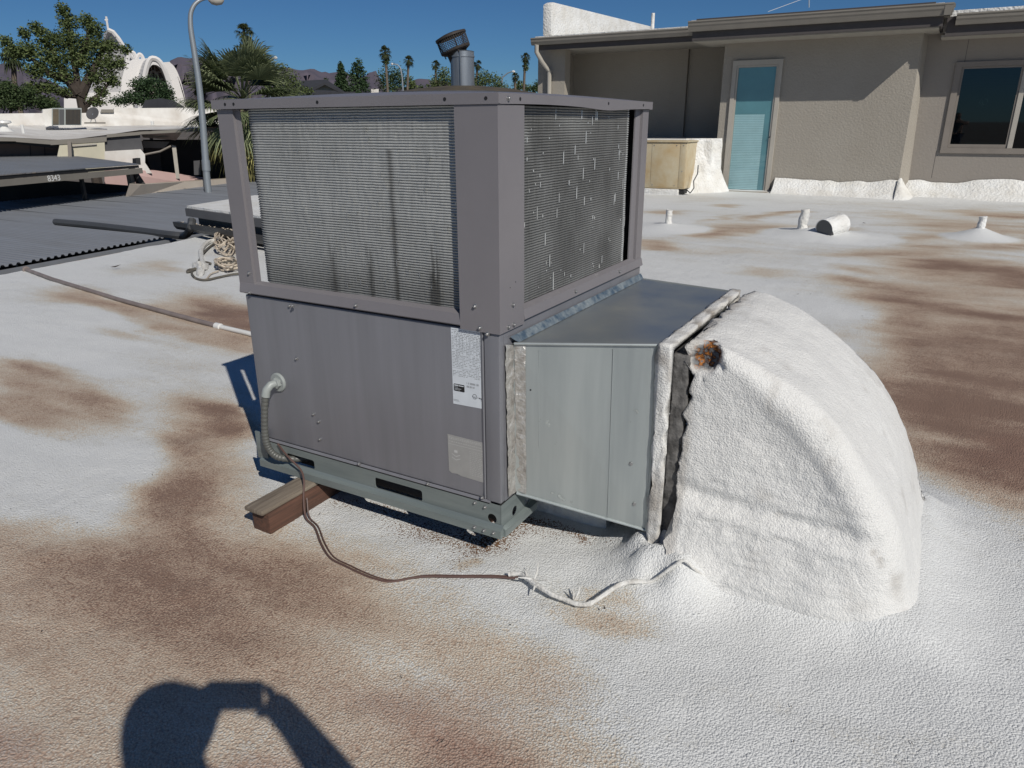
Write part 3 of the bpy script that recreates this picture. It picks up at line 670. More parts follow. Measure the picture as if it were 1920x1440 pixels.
B('base_pan', M['inside'], U, x0+.01, x1-.01, y0+.01, y1-.012, .205, .236)
B('pan_shield', M['inside'], U, x0+.02, x1-.02, y0+.05, y0+.055, zr0+.02, .2)
# lower cabinet
zl0, zl1 = .234, .866
B('front_panel', M['panel'], U, x0+.018, -1.222, y0+.004, y0+.03, zl0+.006, zl1-.006, bevel=.006, seg=3)
B('corner_post', M['panel'], U, -1.219, x1, y0-.001, y0+.03, zl0+.003, zl1-.003, bevel=.004)
MB().prism([(-1.236, y0+.003, zl0+.008), (-1.226, y0-.002, zl0+.008), (-1.223, y0+.003, zl0+.008)], (0, 0, zl1-zl0-.016)).build('panel_edge', M['panel'], U)
MB().prism([(x0+.018, y0+.004, zl0+.006), (x0+.018, y0-.006, zl0), (x0+.018, y0-.006, zl0-.006), (x0+.018, y0+.006, zl0-.008)], (1.14, 0, 0)).build('panel_flange', M['panel'], U)
B('side_panel', M['panel'], U, x1-.03, x1-.0015, y0+.031, y1, zl0, zl1)
B('side_panel', M['panel'], U, x0+.003, x0+.03, y0+.031, y1, zl0, zl1)
B('rear_panel', M['panel'], U, x0+.031, x1-.031, y1-.03, y1, zl0, zl1)
B('deck', M['inside'], U, x0+.005, x1-.004, y0+.012, y1-.001, zl1-.004, .876)
# middle rail below the coils
pr = [(y0-.004, .868), (y0-.010, .873), (y0-.002, .908), (y0+.022, .918), (y0+.03, .878), (y0+.02, .868)]
MB().prism([(x0+.004, a, b_) for a, b_ in pr], (-1.306-(x0+.004), 0, 0)).build('coil_rail', M['paint'], U)
pr = [(x1+.004, .868), (x1+.012, .873), (x1+.004, .905), (x1-.022, .915), (x1-.03, .878), (x1-.02, .868)]
MB().prism([(a, 2.094, b_) for a, b_ in pr], (0, y1-2.094, 0)).build('coil_rail', M['paint'], U)
# corner fascia (folded L) and posts
zt = 1.552
MB().add([], []).prism([(-1.306, y0-.008, .858), (x1+.008, y0-.008, .858), (x1+.008, 2.094, .858), (x1+.003, 2.094, .858), (x1+.003, y0-.003, .858), (-1.306, y0-.003, .858)], (0, 0, zt-.858-.001)).build('corner_fascia', M['paint'], U)
for (pa, nm) in (([(x0, y0), (x0+.082, y0), (x0+.082, y0+.012), (x0+.102, y0+.016), (x0+.102, y0+.020), (x0+.078, y0+.016), (x0+.078, y0+.004), (x0+.004, y0+.004), (x0+.004, y0+.100), (x0, y0+.100)], 'post'),
                 ([(x1, y1), (x1, y1-.07), (x1-.012, y1-.07), (x1-.02, y1-.105), (x1-.026, y1-.105), (x1-.018, y1-.064), (x1-.006, y1-.064), (x1-.006, y1-.006), (x1-.08, y1-.006), (x1-.08, y1)], 'post')):
    MB().prism([(a, b_, .868) for a, b_ in pa], (0, 0, zt-.869)).build(nm, M['paint'], U)
B('post', M['paint'], U, x0, x0+.07, y1-.05, y1, .868, zt-.001)
B('coil_end_plate', M['inside'], U, x0+.19, x1-.05, y1-.02, y1-.012, .877, zt-.001)
# front-left coil end plate: dark vertical strip at right edge of left coil
B('coil_end_plate', M['inside'], U, -1.3055, -1.288, y0+.004, y0+.03, .875, zt-.002)
# lid
NL = 40; vs = []; fs = []
lx0, lx1, ly0, ly1 = x0-.012, x1+.012, y0-.012, y1+.012
def lid_z(x, y):
    fx_ = (x-lx0)/(lx1-lx0); fy_ = (y-ly0)/(ly1-ly0)
    return 1.583+.030*max(0, math.sin(PI*min(1, max(0, fx_))))**.6*max(0, math.sin(PI*min(1, max(0, fy_))))**.6
G_ = []
for i in range(NL+1):
    for j in range(NL+1):
        x = lx0+(lx1-lx0)*i/NL; y = ly0+(ly1-ly0)*j/NL; G_.append((x, y, lid_z(x, y)))
lid = MB().add(G_, [tuple(q) for q in grid_faces(NL+1, NL+1)])
def wav(t): return -.006*math.exp(-((t-.62)/.12)**2)+.003*math.sin(t*7)
rim = []
for k in range(NL): rim.append((lx0+(lx1-lx0)*k/NL, ly0, 0.0))
for k in range(NL): rim.append((lx1, ly0+(ly1-ly0)*k/NL, wav(k/NL)))
for k in range(NL): rim.append((lx1-(lx1-lx0)*k/NL, ly1, 0.0))
for k in range(NL): rim.append((lx0, ly1-(ly1-ly0)*k/NL, 0.0))
R_ = len(rim)
lid.add([(p[0], p[1], 1.583+p[2]*.0) for p in rim]+[(p[0], p[1], 1.552+p[2]) for p in rim]+[(p[0]*.99+(-1.762)*.01, p[1]*.99+2.588*.01, 1.552+p[2]) for p in rim],
        [(k, (k+1) % R_, R_+(k+1) % R_, R_+k) for k in range(R_)]+[(R_+k, R_+(k+1) % R_, 2*R_+(k+1) % R_, 2*R_+k) for k in range(R_)])
lid.build('lid', M['paint'], U, smooth=True)
B('lid_liner', M['inside'], U, lx0+.02, lx1-.02, ly0+.02, ly1-.02, 1.556, 1.562)
B('lid_edge', M['paint'], U, lx1-.001, lx1+.0015, ly0+.001, ly0+.012, 1.554, 1.582)
# fan guard on the lid
fg = MB()
for k in range(1, 6):
    rr2 = .05*k; fg.tube([(-1.76+rr2*math.cos(2*PI*q/28), 2.59+rr2*math.sin(2*PI*q/28), 1.612) for q in range(29)], .0025, 5, False)
fg.build('fan_guard', M['trim'], U, kind='stuff')
# coil: horizontal tube rows with fins, one closed loop
cz0, cz1 = .915, 1.5535; rows = 72
loop = []
cxa, cxb, cya, cyb, rc = x0+.088, x1-.022, y0+.022, 3.125, .085
def arc(cx, cy, a0, a1, n=9): return [(cx+rc*math.cos(a0+(a1-a0)*k/(n-1)), cy+rc*math.sin(a0+(a1-a0)*k/(n-1))) for k in range(n)]
def seg(p, q, n): return [(p[0]+(q[0]-p[0])*k/n, p[1]+(q[1]-p[1])*k/n) for k in range(n)]
rs = .008
loop += seg((cxa, cyb), (cxa, cya+rc), 12)+arc(cxa+rc, cya+rc, PI, 1.5*PI, 14)+seg((cxa+rc+.002, cya), (cxb-rs, cya), 150)
loop += seg((cxb, cya+.01), (cxb, cyb-rc), 150)+arc(cxb-rc, cyb-rc, 0, PI/2, 14)+seg((cxb-rc-.002, cyb), (cxa+.02, cyb), 14)
loop = np.array(loop); nl = len(loop)
tan_ = np.roll(loop, -1, 0)-np.roll(loop, 1, 0); tan_ /= np.linalg.norm(tan_, axis=1)[:, None]; nor = np.stack([tan_[:, 1], -tan_[:, 0]], 1)
sub = 4; nz = rows*sub+1
zz = np.linspace(cz0, cz1, nz); ph = np.arange(nz) % sub
prof = np.array([-.0032, .001, .003, .001])[ph]
A1, A2 = np.meshgrid(np.arange(nl), np.arange(nz), indexing='ij'); A1 = A1.ravel(); A2 = A2.ravel()
Pn = np.stack([loop[A1, 0], loop[A1, 1], zz[A2]], 1)
dent = fbm(Pn*np.array([1, 1, .35]), 90, 2, 5)*.0022+fbm(Pn, 9, 2, 6)*.004
off = prof[A2]+dent*(.8)
zj = fbm(Pn*np.array([1, 1, 1.2]), 45, 2, 15)*.0012
Vc = np.stack([loop[A1, 0]+nor[A1, 0]*off, loop[A1, 1]+nor[A1, 1]*off, zz[A2]+zj], 1)
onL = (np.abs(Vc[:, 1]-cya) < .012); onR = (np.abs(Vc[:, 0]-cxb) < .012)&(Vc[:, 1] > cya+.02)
xx = Vc[:, 0]; zc = Vc[:, 2]; yc = Vc[:, 1]
smz = lambda h, z: np.clip((h+fbm(np.stack([Vc[:, 0], Vc[:, 0]*0, Vc[:, 0]*0], 1), 220, 2, 99)*.13-z)/.03, 0, 1)*(.7+.6*fbm(np.stack([Vc[:, 0], Vc[:, 2]*.1, Vc[:, 0]*0], 1), 160, 2, 98))
dirt_and_shade = np.full(len(Vc), .24)+.22*(Pn[:, 2] < 0)  # mask of grime plus painted light and shade on the fins
dirt_and_shade[A2 % sub == 0] += .48  # darker line along the inset of every row
dirt_and_shade += onL*(.35*np.exp(-((zc-cz0)/.10)**2)+.5*np.exp(-((xx+1.585)/.010)**2)*(zc < 1.42)+smz(1.10, zc)*.40*np.exp(-((xx+1.875)/.018)**2)+smz(1.10, zc)*.5*np.exp(-((xx+1.70)/.013)**2)+smz(1.08, zc)*.8*np.exp(-((xx+1.42)/.020)**2)
             + .12*fbm(Pn, 5, 3, 80)+.08*(zc < 1.2))
dirt_and_shade += onR*(.50+.25*fbm(Pn, 7, 3, 81)-.35*np.exp(-((yc-2.16)/.02)**2-((zc-1.46)/.03)**2)-.25*np.exp(-((yc-2.5)/.12)**2-((zc-1.5)/.05)**2));  # right face toned down overall, as its fins reflect less sun
dirt_and_shade -= .8*(Vc[:, 1] > cyb-.085)*(Vc[:, 1] < cyb-.003)*(xx > -1.4)*(A2 % sub != 0)+.35*(Vc[:, 1] > cyb-.085)*(xx > -1.4)  # far bend lightened: a painted highlight where the fins turn
np_mesh('coil', Vc, grid_faces(nl, nz, wrap_u=True), M['coil'], U, smooth=False, attrs={'dirt_and_shade': np.clip(dirt_and_shade, 0, 1)}, kind='stuff')

bf = MB()
for k in range(26):
    x = random.uniform(-2.12, -1.34); z = random.uniform(cz0+.05, cz1-.05)
    for q in range(random.randint(3, 7)):
        xx_ = x+random.uniform(-.006, .006); z_q = z+random.uniform(-.012, .012); y = cya-.0054; w_q = random.uniform(.0005, .0012)
        bf.add([(xx_-w_q, y, z_q-.006), (xx_+w_q, y-.0015, z_q-.005), (xx_+w_q+.001, y-.0015, z_q+.005), (xx_-w_q+.001, y, z_q+.006)], [(0, 1, 2, 3)])
for k in range(150):       # bent fins catch the sun
    x = random.uniform(-2.19, -1.32); z = random.uniform(cz0+.02, cz1-.03); h = random.choice((.002, .003, .004, .006, .011)); ww = random.uniform(.001, .0024)
    y = cya-.0052; bf.add([(x-ww, y, z-h), (x+ww, y-.0022, z-h*.8), (x+ww, y-.0022, z+h), (x-ww, y, z+h*.7)], [(0, 1, 2, 3)])
for k in range(75):
    y = random.uniform(2.11, 3.05); z = random.uniform(cz0+.02, cz1-.02); h = random.choice((.003, .004, .006, .009, .018, .024)); ww = random.uniform(.0004, .0011)
    x = cxb+.0052; bf.add([(x, y-ww, z-h), (x+.002, y+ww, z-h*.8), (x+.002, y+ww, z+h), (x, y-ww, z+h*.7)], [(0, 1, 2, 3)])
bf.build('bent_fins', mat('bright bent fin', (.55, .56, .55), .3, .5, .1), U, kind='stuff')
# screws and holes
def screw(x, y, z, ax_, r=.0052):
    return MB().lathe((x, y, z), [(r*1.5, 0), (r*1.5, .0015), (r, .0022), (r, .007), (r*.6, .009), (0, .0092)], 10, ax_).build('screw', M['screw'], U, smooth=True)
yf = y0+.004
for (x, z) in ((-2.099, .842), (-2.095, .629), (-2.033, .405), (-2.008, .378), (-2.012, .30)): screw(x, yf, z, (0, -1, 0))
for (x, z) in ((-2.07, .848), (-1.753, .886), (-2.30, .875)): screw(x, y0-.0085, z, (0, -1, 0), .005)
for (x, z) in ((-1.805, .243), (-1.473, .240), (-1.235, .246)): screw(x, y0-.005, z, (0, -1, 0), .005)
for (x, z) in ((-2.30, .95), (-1.245, .942), (-1.228, .872), (-1.20, .855)): screw(x, y0-(.008 if x > -2 else 0), z, (0, -1, 0))
for (y, z) in ((1.972, .94), (2.015, .94), (2.02, .872), (1.985, .872)): 
    if (y, z) in ((1.972, .94),): continue
    screw(x1+.008, y, z, (1, 0, 0), .005)
for (x, z) in ((-1.265, .218), (-1.222, .212), (-1.255, .132), (-1.215, .13), (-1.175, .132)): screw(x, y0-(.006 if z > .15 else .028), z, (0, -1, 0), .0045)
for y in (2.5, 2.95): screw(x1+.008, y, .89, (1, 0, 0), .005)
for x in (-2.30, -2.255, -1.85, -1.335, -1.19):
    MB().lathe((x, ly0, 1.568), [(.0055, 0), (.0055, .001), (0, .0011)], 10, (0, -1, 0)).build('screw_hole', M['black'], U)
for y in (2.06, 2.75, 3.13):
    MB().lathe((lx1, y, 1.568), [(.0055, 0), (.0055, .001), (0, .0011)], 10, (1, 0, 0)).build('screw_hole', M['black'], U)
screw(lx1, 1.985, 1.568, (1, 0, 0), .005)
for (y, z) in ((2.0, 1.0), (2.035, 1.012)): MB().lathe((x1+.008, y, z), [(.002, 0), (.002, .0006), (0, .0007)], 8, (1, 0, 0)).build('screw_hole', M['black'], U)
# labels
lb = MB().prism([(-1.352, y0+.0035, .855), (-1.23, y0+.0035, .855), (-1.224, y0+.0035, .847), (-1.2245, y0+.0035, .583), (-1.352, y0+.0035, .580)], (0, -.0008, 0)).build('label', M['white_paper'], U, label='white rating label with a printed table')
pt = MB(); yp = y0+.0024
def dash(a, b_, c, d): pt.add([(a, yp, c), (b_, yp, c), (b_, yp, d), (a, yp, d)], [(0, 1, 2, 3)])
for k in range(30):
    z = .848-k*.0056
    if k in (7, 18, 24): dash(-1.350, -1.226, z, z+.0009)
    else:
        x = -1.349
        while x < -1.23:
            ln = random.uniform(.003, .013)
            if random.random() < .8: dash(x, min(x+ln, -1.227), z, z+.0018)
            x += ln+random.uniform(.002, .005)
for x in (-1.33, -1.318, -1.306, -1.29, -1.278, -1.262, -1.25, -1.238): dash(x, x+.0007, .742, .83)
for k in range(26):
    x = -1.294+k*.0019
    if random.random() < .7: dash(x, x+.0011, .662, .669)
    if x < -1.262 and random.random() < .7: dash(x, x+.0011, .650, .657)
for k in range(5): dash(-1.35+k*.005, -1.346+k*.005, .592, .5935)
dash(-1.35, -1.328, .596, .5975)
pt.build('printed_table', M['print'], lb, kind='stuff')
bp = MB(); 
def rrect(xa, xb, za, zb, r):
    pts = []
    for (cx, cz, a0) in ((xb-r, zb-r, 0), (xa+r, zb-r, 90), (xa+r, za+r, 180), (xb-r, za+r, 270)):
        for q in range(4):
            t_ = math.radians(a0+30*q); pts.append((cx+r*math.cos(t_), yp, cz+r*math.sin(t_)))
    return pts
bp.prism(rrect(-1.347, -1.303, .630, .656, .003), (0, -.0004, 0)).build('logo_plate', M['black'], lb)
yp = y0+.0016; pt = MB()
for k in range(4): dash(-1.344+k*.0042, -1.3406+k*.0042, .6485, .6535)
dash(-1.326, -1.306, .6495, .6525); dash(-1.344, -1.330, .6435, .6448); dash(-1.344, -1.316, .6385, .6398); dash(-1.344, -1.322, .6345, .6355)
pt.build('logo_print', M['white_paper'], lb, kind='stuff'); yp = y0+.0024
MB().tube([(-1.262+.008*math.cos(2*PI*k/20), yp, .622+.0085*math.sin(2*PI*k/20)) for k in range(21)], .0007, 4, False).build('mark_ring', M['black'], lb)
text_mesh('mark_letters', 'UL', .008, M['black'], lb, (-1.2672, yp, .619), (1, 0, -.35), (.1, 0, 1), .0004)
pt = MB()
for a in ((-1.272, -1.271, .620, .625), (-1.252, -1.247, .619, .6205), (-1.245, -1.240, .617, .621), (-1.239, -1.234, .616, .620), (-1.233, -1.2285, .616, .620), (-1.238, -1.233, .611, .6125)): dash(*a)
pt.build('mark_print', M['black'], lb, kind='stuff')
g2 = MB().prism([(-1.382, y0+.0035, .458), (-1.224, y0+.0035, .456), (-1.224, y0+.0035, .301), (-1.33, y0+.0035, .304), (-1.345, y0+.0035, .309), (-1.368, y0+.0035, .306), (-1.381, y0+.0035, .314)], (0, -.0008, 0)).build('label', M['grey_paper'], U, label='faded grey instruction label')
pt = MB(); yp = y0+.0024
for k, z in enumerate((.448, .443, .432)):
    x = -1.375
    while x < -1.24:
        ln = random.uniform(.003, .009); dash(x, min(x+ln, -1.228), z, z+.0022); x += ln+.003
dash(-1.38, -1.226, .422, .4235)
dash(-1.355, -1.341, .392, .402); 
for z in (.376, .362): pt.add([(-1.366, yp, z+.008), (-1.348, yp, z), (-1.348, yp, z+.003), (-1.366, yp, z+.011)], [(0, 1, 2, 3)]); pt.add([(-1.348, yp, z), (-1.33, yp, z+.008), (-1.33, yp, z+.011), (-1.348, yp, z+.003)], [(0, 1, 2, 3)])
for k in range(14):
    z = .41-k*.007; x = -1.29
    while x < -1.24:
        ln = random.uniform(.003, .010); dash(x, min(x+ln, -1.228), z, z+.0014); x += ln+.004
pt.build('printed_text', M['print_lt'], g2, kind='stuff')
# conduit fitting and hose
fc = (-2.213, y0+.004, .51)
cd = thing('conduit', 'grey flexible electrical conduit with round flange plate on the lower left of the unit front', 'conduit', fc)
MB().lathe(fc, [(.040, 0), (.040, .006), (.036, .010), (.0, .0101)], 36, (0, -1, 0)).build('flange_plate', M['plastic'], cd, smooth=True)
for dx, dz in ((-.027, .008), (.027, .006)): MB().lathe((fc[0]+dx, fc[1]-.010, fc[2]+dz), [(.004, 0), (.003, .003), (0, .0032)], 8, (0, -1, 0)).build('screw', M['screw'], cd)
MB().lathe((fc[0]+.004, fc[1]-.010, fc[2]), [(.023, 0), (.023, .012), (.019, .015), (0, .0151)], 6, (0, -1, 0)).build('locknut', M['plastic'], cd)
MB().tube([(fc[0]+.002, fc[1]-.015, fc[2]+.001), (fc[0]-.004, fc[1]-.04, fc[2]-.001), (fc[0]-.012, fc[1]-.055, fc[2]-.018), (fc[0]-.018, fc[1]-.06, fc[2]-.046)], [.016, .0165, .017, .018], 14).build('elbow_fitting', M['plastic'], cd, smooth=True)
hp_ = [Vector(p) for p in ((-2.231, 1.884, .468), (-2.240, 1.878, .40), (-2.247, 1.874, .33), (-2.247, 1.872, .27), (-2.236, 1.878, .225), (-2.212, 1.90, .190), (-2.17, 1.955, .17), (-2.13, 2.02, .165))]
def catmull(P, n=14):
    out = []; P = [P[0]*2-P[1]]+list(P)+[P[-1]*2-P[-2]]
    for i in range(1, len(P)-2):
        for k in range(n):
            t_ = k/n; a, b_, c, d = P[i-1:i+3]
            out.append(.5*((2*b_)+(c-a)*t_+(2*a-5*b_+4*c-d)*t_*t_+(3*b_-a-3*c+d)*t_**3))
    out.append(P[-2]); return out
hc = catmull(hp_, 16); MB().tube(hc, [.0138+(.0011 if k % 4 < 2 else -.0006) for k in range(len(hc))], 14).build('hose', M['hose'], cd, smooth=True)

# ------------------------------------------------------------------ sheet metal duct
D = thing('supply_duct', 'galvanised sheet metal duct joining the big unit to the white foam elbow', 'duct', (-.93, 2.6, .13))
ox = -.713
near = [(x1, 2.035, .245), (ox, 2.205, .130), (ox, 2.205, .812), (x1, 2.025, .800)]
farr = [(x1, 3.232, .245), (ox, 3.10, .130), (ox, 3.10, .812), (x1, 3.232, .800)]
sh = np.array([.012, .0, .0])
def sheet(P, name, off): 
    o = MB().prism([np.array(p)+np.array([.004, 0, 0])*(i in (0, 3)) for i, p in enumerate(P)], off).build(name, M['duct'], D); return o
sheet(near, 'near_side', (0, .004, 0))
M['ducttop'] = mat('dusty duct top with sky tone', (.26, .295, .33), .36, .6, .6, 4, col2=(.40, .41, .38), bump=.2, bscale=5, bdist=.006)  # bluish dark base paints the sky's reflection; pale patches are dust
MB().prism([(x1+.004, 2.022, .803), (ox, 2.200, .815), (ox, 3.105, .815), (x1+.004, 3.234, .803)], (0, 0, .004)).build('top_sheet', M['ducttop'], D)
MB().prism([(x1+.004, 2.05, .242), (ox, 2.212, .128), (ox, 3.09, .128), (x1+.004, 3.22, .242)], (0, 0, -.004)).build('bottom_sheet', M['duct'], D)
sheet(farr, 'far_side', (0, -.004, 0))
for (a, b_) in (((x1+.01, 2.022, .806), (ox-.003, 2.198, .818)), ((x1+.01, 2.034, .240), (ox-.003, 2.203, .126)), ((ox+.001, 2.202, .126), (ox+.001, 2.202, .815)), ((x1+.01, 3.236, .806), (ox, 3.108, .818))):
    MB().tube([a, b_], .0052, 8).build('folded_seam', M['duct'], D, smooth=True)
def onface(s, f): # point on near side, s along, f height
    a = np.array(near[0])*(1-s)+np.array(near[1])*s; b_ = np.array(near[3])*(1-s)+np.array(near[2])*s; return a*(1-f)+b_*f+np.array([0, -.002, 0])
MB().tube([tuple(onface(.71, .01)), tuple(onface(.70, .985))], .0028, 6).build('standing_seam', M['duct'], D, smooth=True)
MB().tube([tuple(onface(.19, .35)), tuple(onface(.19, .97))], .0012, 6).build('standing_seam', M['duct'], D, smooth=True)
for (s_, f_) in ((.86, .36), (.9, .13)):
    p = onface(s_, f_); MB().lathe(tuple(p), [(.007, 0), (.006, .004), (0, .0045)], 10, (.35, -.93, 0)).build('screw', M['screw'], D, smooth=True)
p = onface(.13, .72); MB().lathe(tuple(p), [(.003, 0), (.003, .002), (0, .0021)], 8, (.35, -.93, 0)).build('screw_hole', M['black'], D)
sp_ = MB()
for (s_, f_, r) in ((.255, .52, .010), (.262, .50, .007), (.25, .54, .006), (.20, .53, .004), (.32, .40, .003), (.35, .05, .012), (.39, .035, .010), (.43, .04, .008), (.30, .07, .008), (.90, .14, .007), (.87, .66, .006), (.88, .655, .006), (.84, .59, .005)):
    for q in range(2):
        c = onface(s_+random.uniform(-.012, .012), f_+random.uniform(-.008, .008)); rr3 = r*random.uniform(.3, .8); k = 7
        pts = [c+np.array([math.cos(2*PI*i/k)*rr3*random.uniform(.5, 1.2), -.0012+.35*math.cos(2*PI*i/k)*rr3, math.sin(2*PI*i/k)*rr3*random.uniform(.5, 1.3)]) for i in range(k)]
        sp_.add(pts, [tuple(range(k))])
sp_.build('paint_spots', M['plastic'], D, kind='stuff')
# foil tape strip and sealant at the unit side
def crumple(name, P, Q, nu, nv, amp, m_, nrm, seed, par):
    V = []
    for i in range(nu):
        for j in range(nv):
            a = np.array(P[0])*(1-i/(nu-1))+np.array(P[1])*(i/(nu-1)); b_ = np.array(Q[0])*(1-i/(nu-1))+np.array(Q[1])*(i/(nu-1))
            V.append(a*(1-j/(nv-1))+b_*(j/(nv-1)))
    V = np.array(V); e = (fbm(V, 40, 3, seed)+.3)*amp; V = V+e[:, None]*np.array(nrm)
    jag = fbm(V[:, [2, 1, 0]], 30, 2, seed+3)*.006; V[:, 1] += jag
    return np_mesh(name, V, grid_faces(nu, nv), m_, par, smooth=False)
crumple('foil_tape', [(x1+.003, 1.985, .245), (x1+.003, 1.972, .815)], [(x1+.004, 2.045, .245), (x1+.004, 2.028, .800)], 90, 10, .008, M['foil'], (1, -.2, 0), 3, D)
crumple('foil_tape', [(x1+.010, 2.038, .25), (x1+.010, 2.024, .800)], [(x1+.045, 2.046, .24), (x1+.045, 2.036, .800)], 70, 6, .003, M['foil'], (.2, -1, 0), 6, D)
crumple('sealant', [(x1+.003, 2.0, .832), (x1+.003, 3.235, .832)], [(x1+.022, 2.03, .809), (x1+.022, 3.225, .809)], 120, 10, .004, M['seal'], (.7, 0, .7), 9, D)
# foam-coated lip at the outer end of the duct
def ragged_frame(xa, xb, grow, seed, mname, nm, par, dx=.0):
    # closed ring round the duct section, ragged
    sec = []
    Y0, Y1, Z0, Z1 = 2.195-grow, 3.11+grow, .06-grow, .818+grow
    def sg(a, b_, n): return [(a[0]+(b_[0]-a[0])*k/n, a[1]+(b_[1]-a[1])*k/n) for k in range(n)]
    sec += sg((Y0, Z0), (Y0, Z1), 60)+sg((Y0, Z1), (Y1, Z1), 60)+sg((Y1, Z1), (Y1, Z0), 40)+sg((Y1, Z0), (Y0, Z0), 40)
    sec = np.array(sec); n = len(sec); m_ = 6; V = []
    for j in range(m_):
        f = j/(m_-1); x = xa+(xb-xa)*f
        rnd = fbm(np.c_[sec, np.full(n, f)], 22, 3, seed)
        sc_ = 1+0*rnd; bul = .001*math.sin(PI*f)
        c = np.array([2.65, .44]); d = sec-c; q = sec+d/np.linalg.norm(d, axis=1)[:, None]*(rnd*.008+bul)[:, None]
        V.append(np.c_[x+(rnd*.02 if j in (0, m_-1) else rnd*0)+dx*0, q[:, 0], q[:, 1]])
    # inner
    V.append(np.c_[np.full(n, xb), c[0]+(sec[:, 0]-c[0])*.94, c[1]+(sec[:, 1]-c[1])*.94]); V.append(np.c_[np.full(n, xa), c[0]+(sec[:, 0]-c[0])*.94, c[1]+(sec[:, 1]-c[1])*.94])
    V = np.concatenate(V); m_ = m_+2
    return np_mesh(nm, V, grid_faces(m_, n, wrap_u=True, wrap_v=True), mname, par, smooth=True, attrs={'dirt_and_shade': np.clip(fbm(V, 18, 3, 7)*1.6+.15, 0, .8), 'rust': np.zeros(len(V))})
E_ = thing('duct_elbow', 'bulging white foam-coated duct elbow curving down from the duct into the roof', 'duct', (-.2, 2.65, 0))
ragged_frame(-.706, -.664, .010, 4, M['foam'], 'foam_lip', E_)
ragged_frame(-.672, -.615, -.030, 14, mat('old foam with gap shade', (.15, .145, .14), .9, 0, .8, 25, bump=.8, bscale=40, bdist=.01, col2=(.03, .028, .026)), 'joint', E_)  # dark colour carries the shadow of the gap behind the lip
# the elbow body
pv = (-.612, .0)
outer = [(-.612, .842), (-.53, .832), (-.45, .803), (-.37, .765), (-.28, .712), (-.20, .655), (-.13, .590), (-.06, .510), (.0, .425), (.045, .345), (.08, .265), (.105, .19), (.125, .12), (.145, .06), (.17, .0), (.18, -.03)]
outer = np.array(outer); dd = outer-np.array(pv); th_ = np.arctan2(dd[:, 0], dd[:, 1]); rd_ = np.hypot(dd[:, 0], dd[:, 1])
nt_ = 130; TH = np.linspace(0, th_[-1], nt_); RR = np.interp(TH, th_, rd_)
Yn0, Yf0, rho = 2.205, 3.12, .085
sec = []   # (kind a: fraction of radius, y) – built per slice
na, nb, nc = 70, 12, 70
V = []; 
for i, (t_, R) in enumerate(zip(TH, RR)):
    rho_n = min(rho*(0.42+.85*min(1, t_/0.7)+.9*max(0, t_-1.05)), R*.45)
    row = []
    for k in range(na): row.append(((R-rho_n)*k/na, Yn0))
    for k in range(nb): a = PI/2*k/nb; row.append((R-rho_n+rho_n*math.sin(a), Yn0+rho_n-rho_n*math.cos(a)))
    for k in range(nc): row.append((R, Yn0+rho_n+(Yf0-Yn0-2*rho)*k/nc))
    for k in range(nb+1): a = PI/2*k/nb; row.append((R-rho+rho*math.cos(a), Yf0-rho+rho*math.sin(a)))
    for k in range(1, 12): row.append(((R-rho)*(1-k/11), Yf0))
    for (r, y) in row: V.append((pv[0]+r*math.sin(t_), y, pv[1]+r*math.cos(t_)))
ns = na+nb+nc+nb+1+11; V = np.array(V)
idx = np.tile(np.arange(ns), nt_); x_, y_, z_ = V.T
nearw = np.clip((Yn0+.10-y_)/.08, 0, 1)
led = .315-.035*(x_+.6)/.6
sm = lambda a: np.clip(a, 0, 1)**2*(3-2*np.clip(a, 0, 1))
bul = .022*sm((led-z_)/.06)+.055*sm((led-.03-z_)/.26)-.007*np.exp(-((z_-led-.01)/.022)**2)
bul *= (1-.75*sm((x_+.15)/.27)); bul += .06*sm((.16-z_)/.16)*sm((-.40-x_)/.2)-.01*sm((z_-.45)/.2)
V[:, 1] -= bul*nearw
rloc = np.interp(np.arctan2(x_-pv[0], np.maximum(z_, 1e-3)), TH, RR)-np.hypot(x_-pv[0], z_)
V[:, 1] += nearw*(.0045*sm((rloc-.085+.03*fbm(V, 6, 2, 12))/.05)+.003*np.exp(-((rloc-.115)/.018)**2))*sm((z_-.26)/.12)*sm((x_+.50)/.2)
# dished side above the ledge
V[:, 1] += nearw*.018*np.exp(-((x_+.30)/.22)**2-((z_-.52)/.14)**2)
# flared skirt of the outer face
rad = np.stack([x_-pv[0], z_-pv[1]], 1); rl = np.linalg.norm(rad, axis=1)+1e-6
V[:, 0] += .02*sm((.10-z_)/.10)*np.clip((x_+.1)/.2, 0, 1)
wr = fbm(V*np.array([.55, 1, 1.9]), 16, 4, 60)*.0065*nearw*(0.35+sm((.55-z_)/.35)*1.0)*(.4+.6*sm((z_-.1)/.2))
V[:, 1] -= wr
wl_ = fbm(np.stack([V[:, 0]*.8+V[:, 2]*.5, V[:, 1]*0, V[:, 2]*1.0-V[:, 0]*.25], 1)*np.array([1, 1, 3.2]), 14, 3, 66)
V[:, 1] -= np.abs(wl_)*-.008*nearw*sm((.60-V[:, 2])/.3)
top = 1-nearw
e = fbm(V*np.array([1, .7, 1]), 22, 3, 61)*.004+fbm(V, 3.5, 2, 62)*.018
V[:, 0] += (rad[:, 0]/rl)*e*top*(idx > na); V[:, 2] += (rad[:, 1]/rl)*e*top*(idx > na)
V[:, 1] -= (fbm(V, 45, 2, 63)*.0025+fbm(V, 4.5, 2, 65)*.018)*nearw
# ragged flange end
endw = sm((-.50-V[:, 0])/.11)
V[:, 0] += endw*fbm(V*np.array([0, 1, 1]), 22, 3, 64)*.035
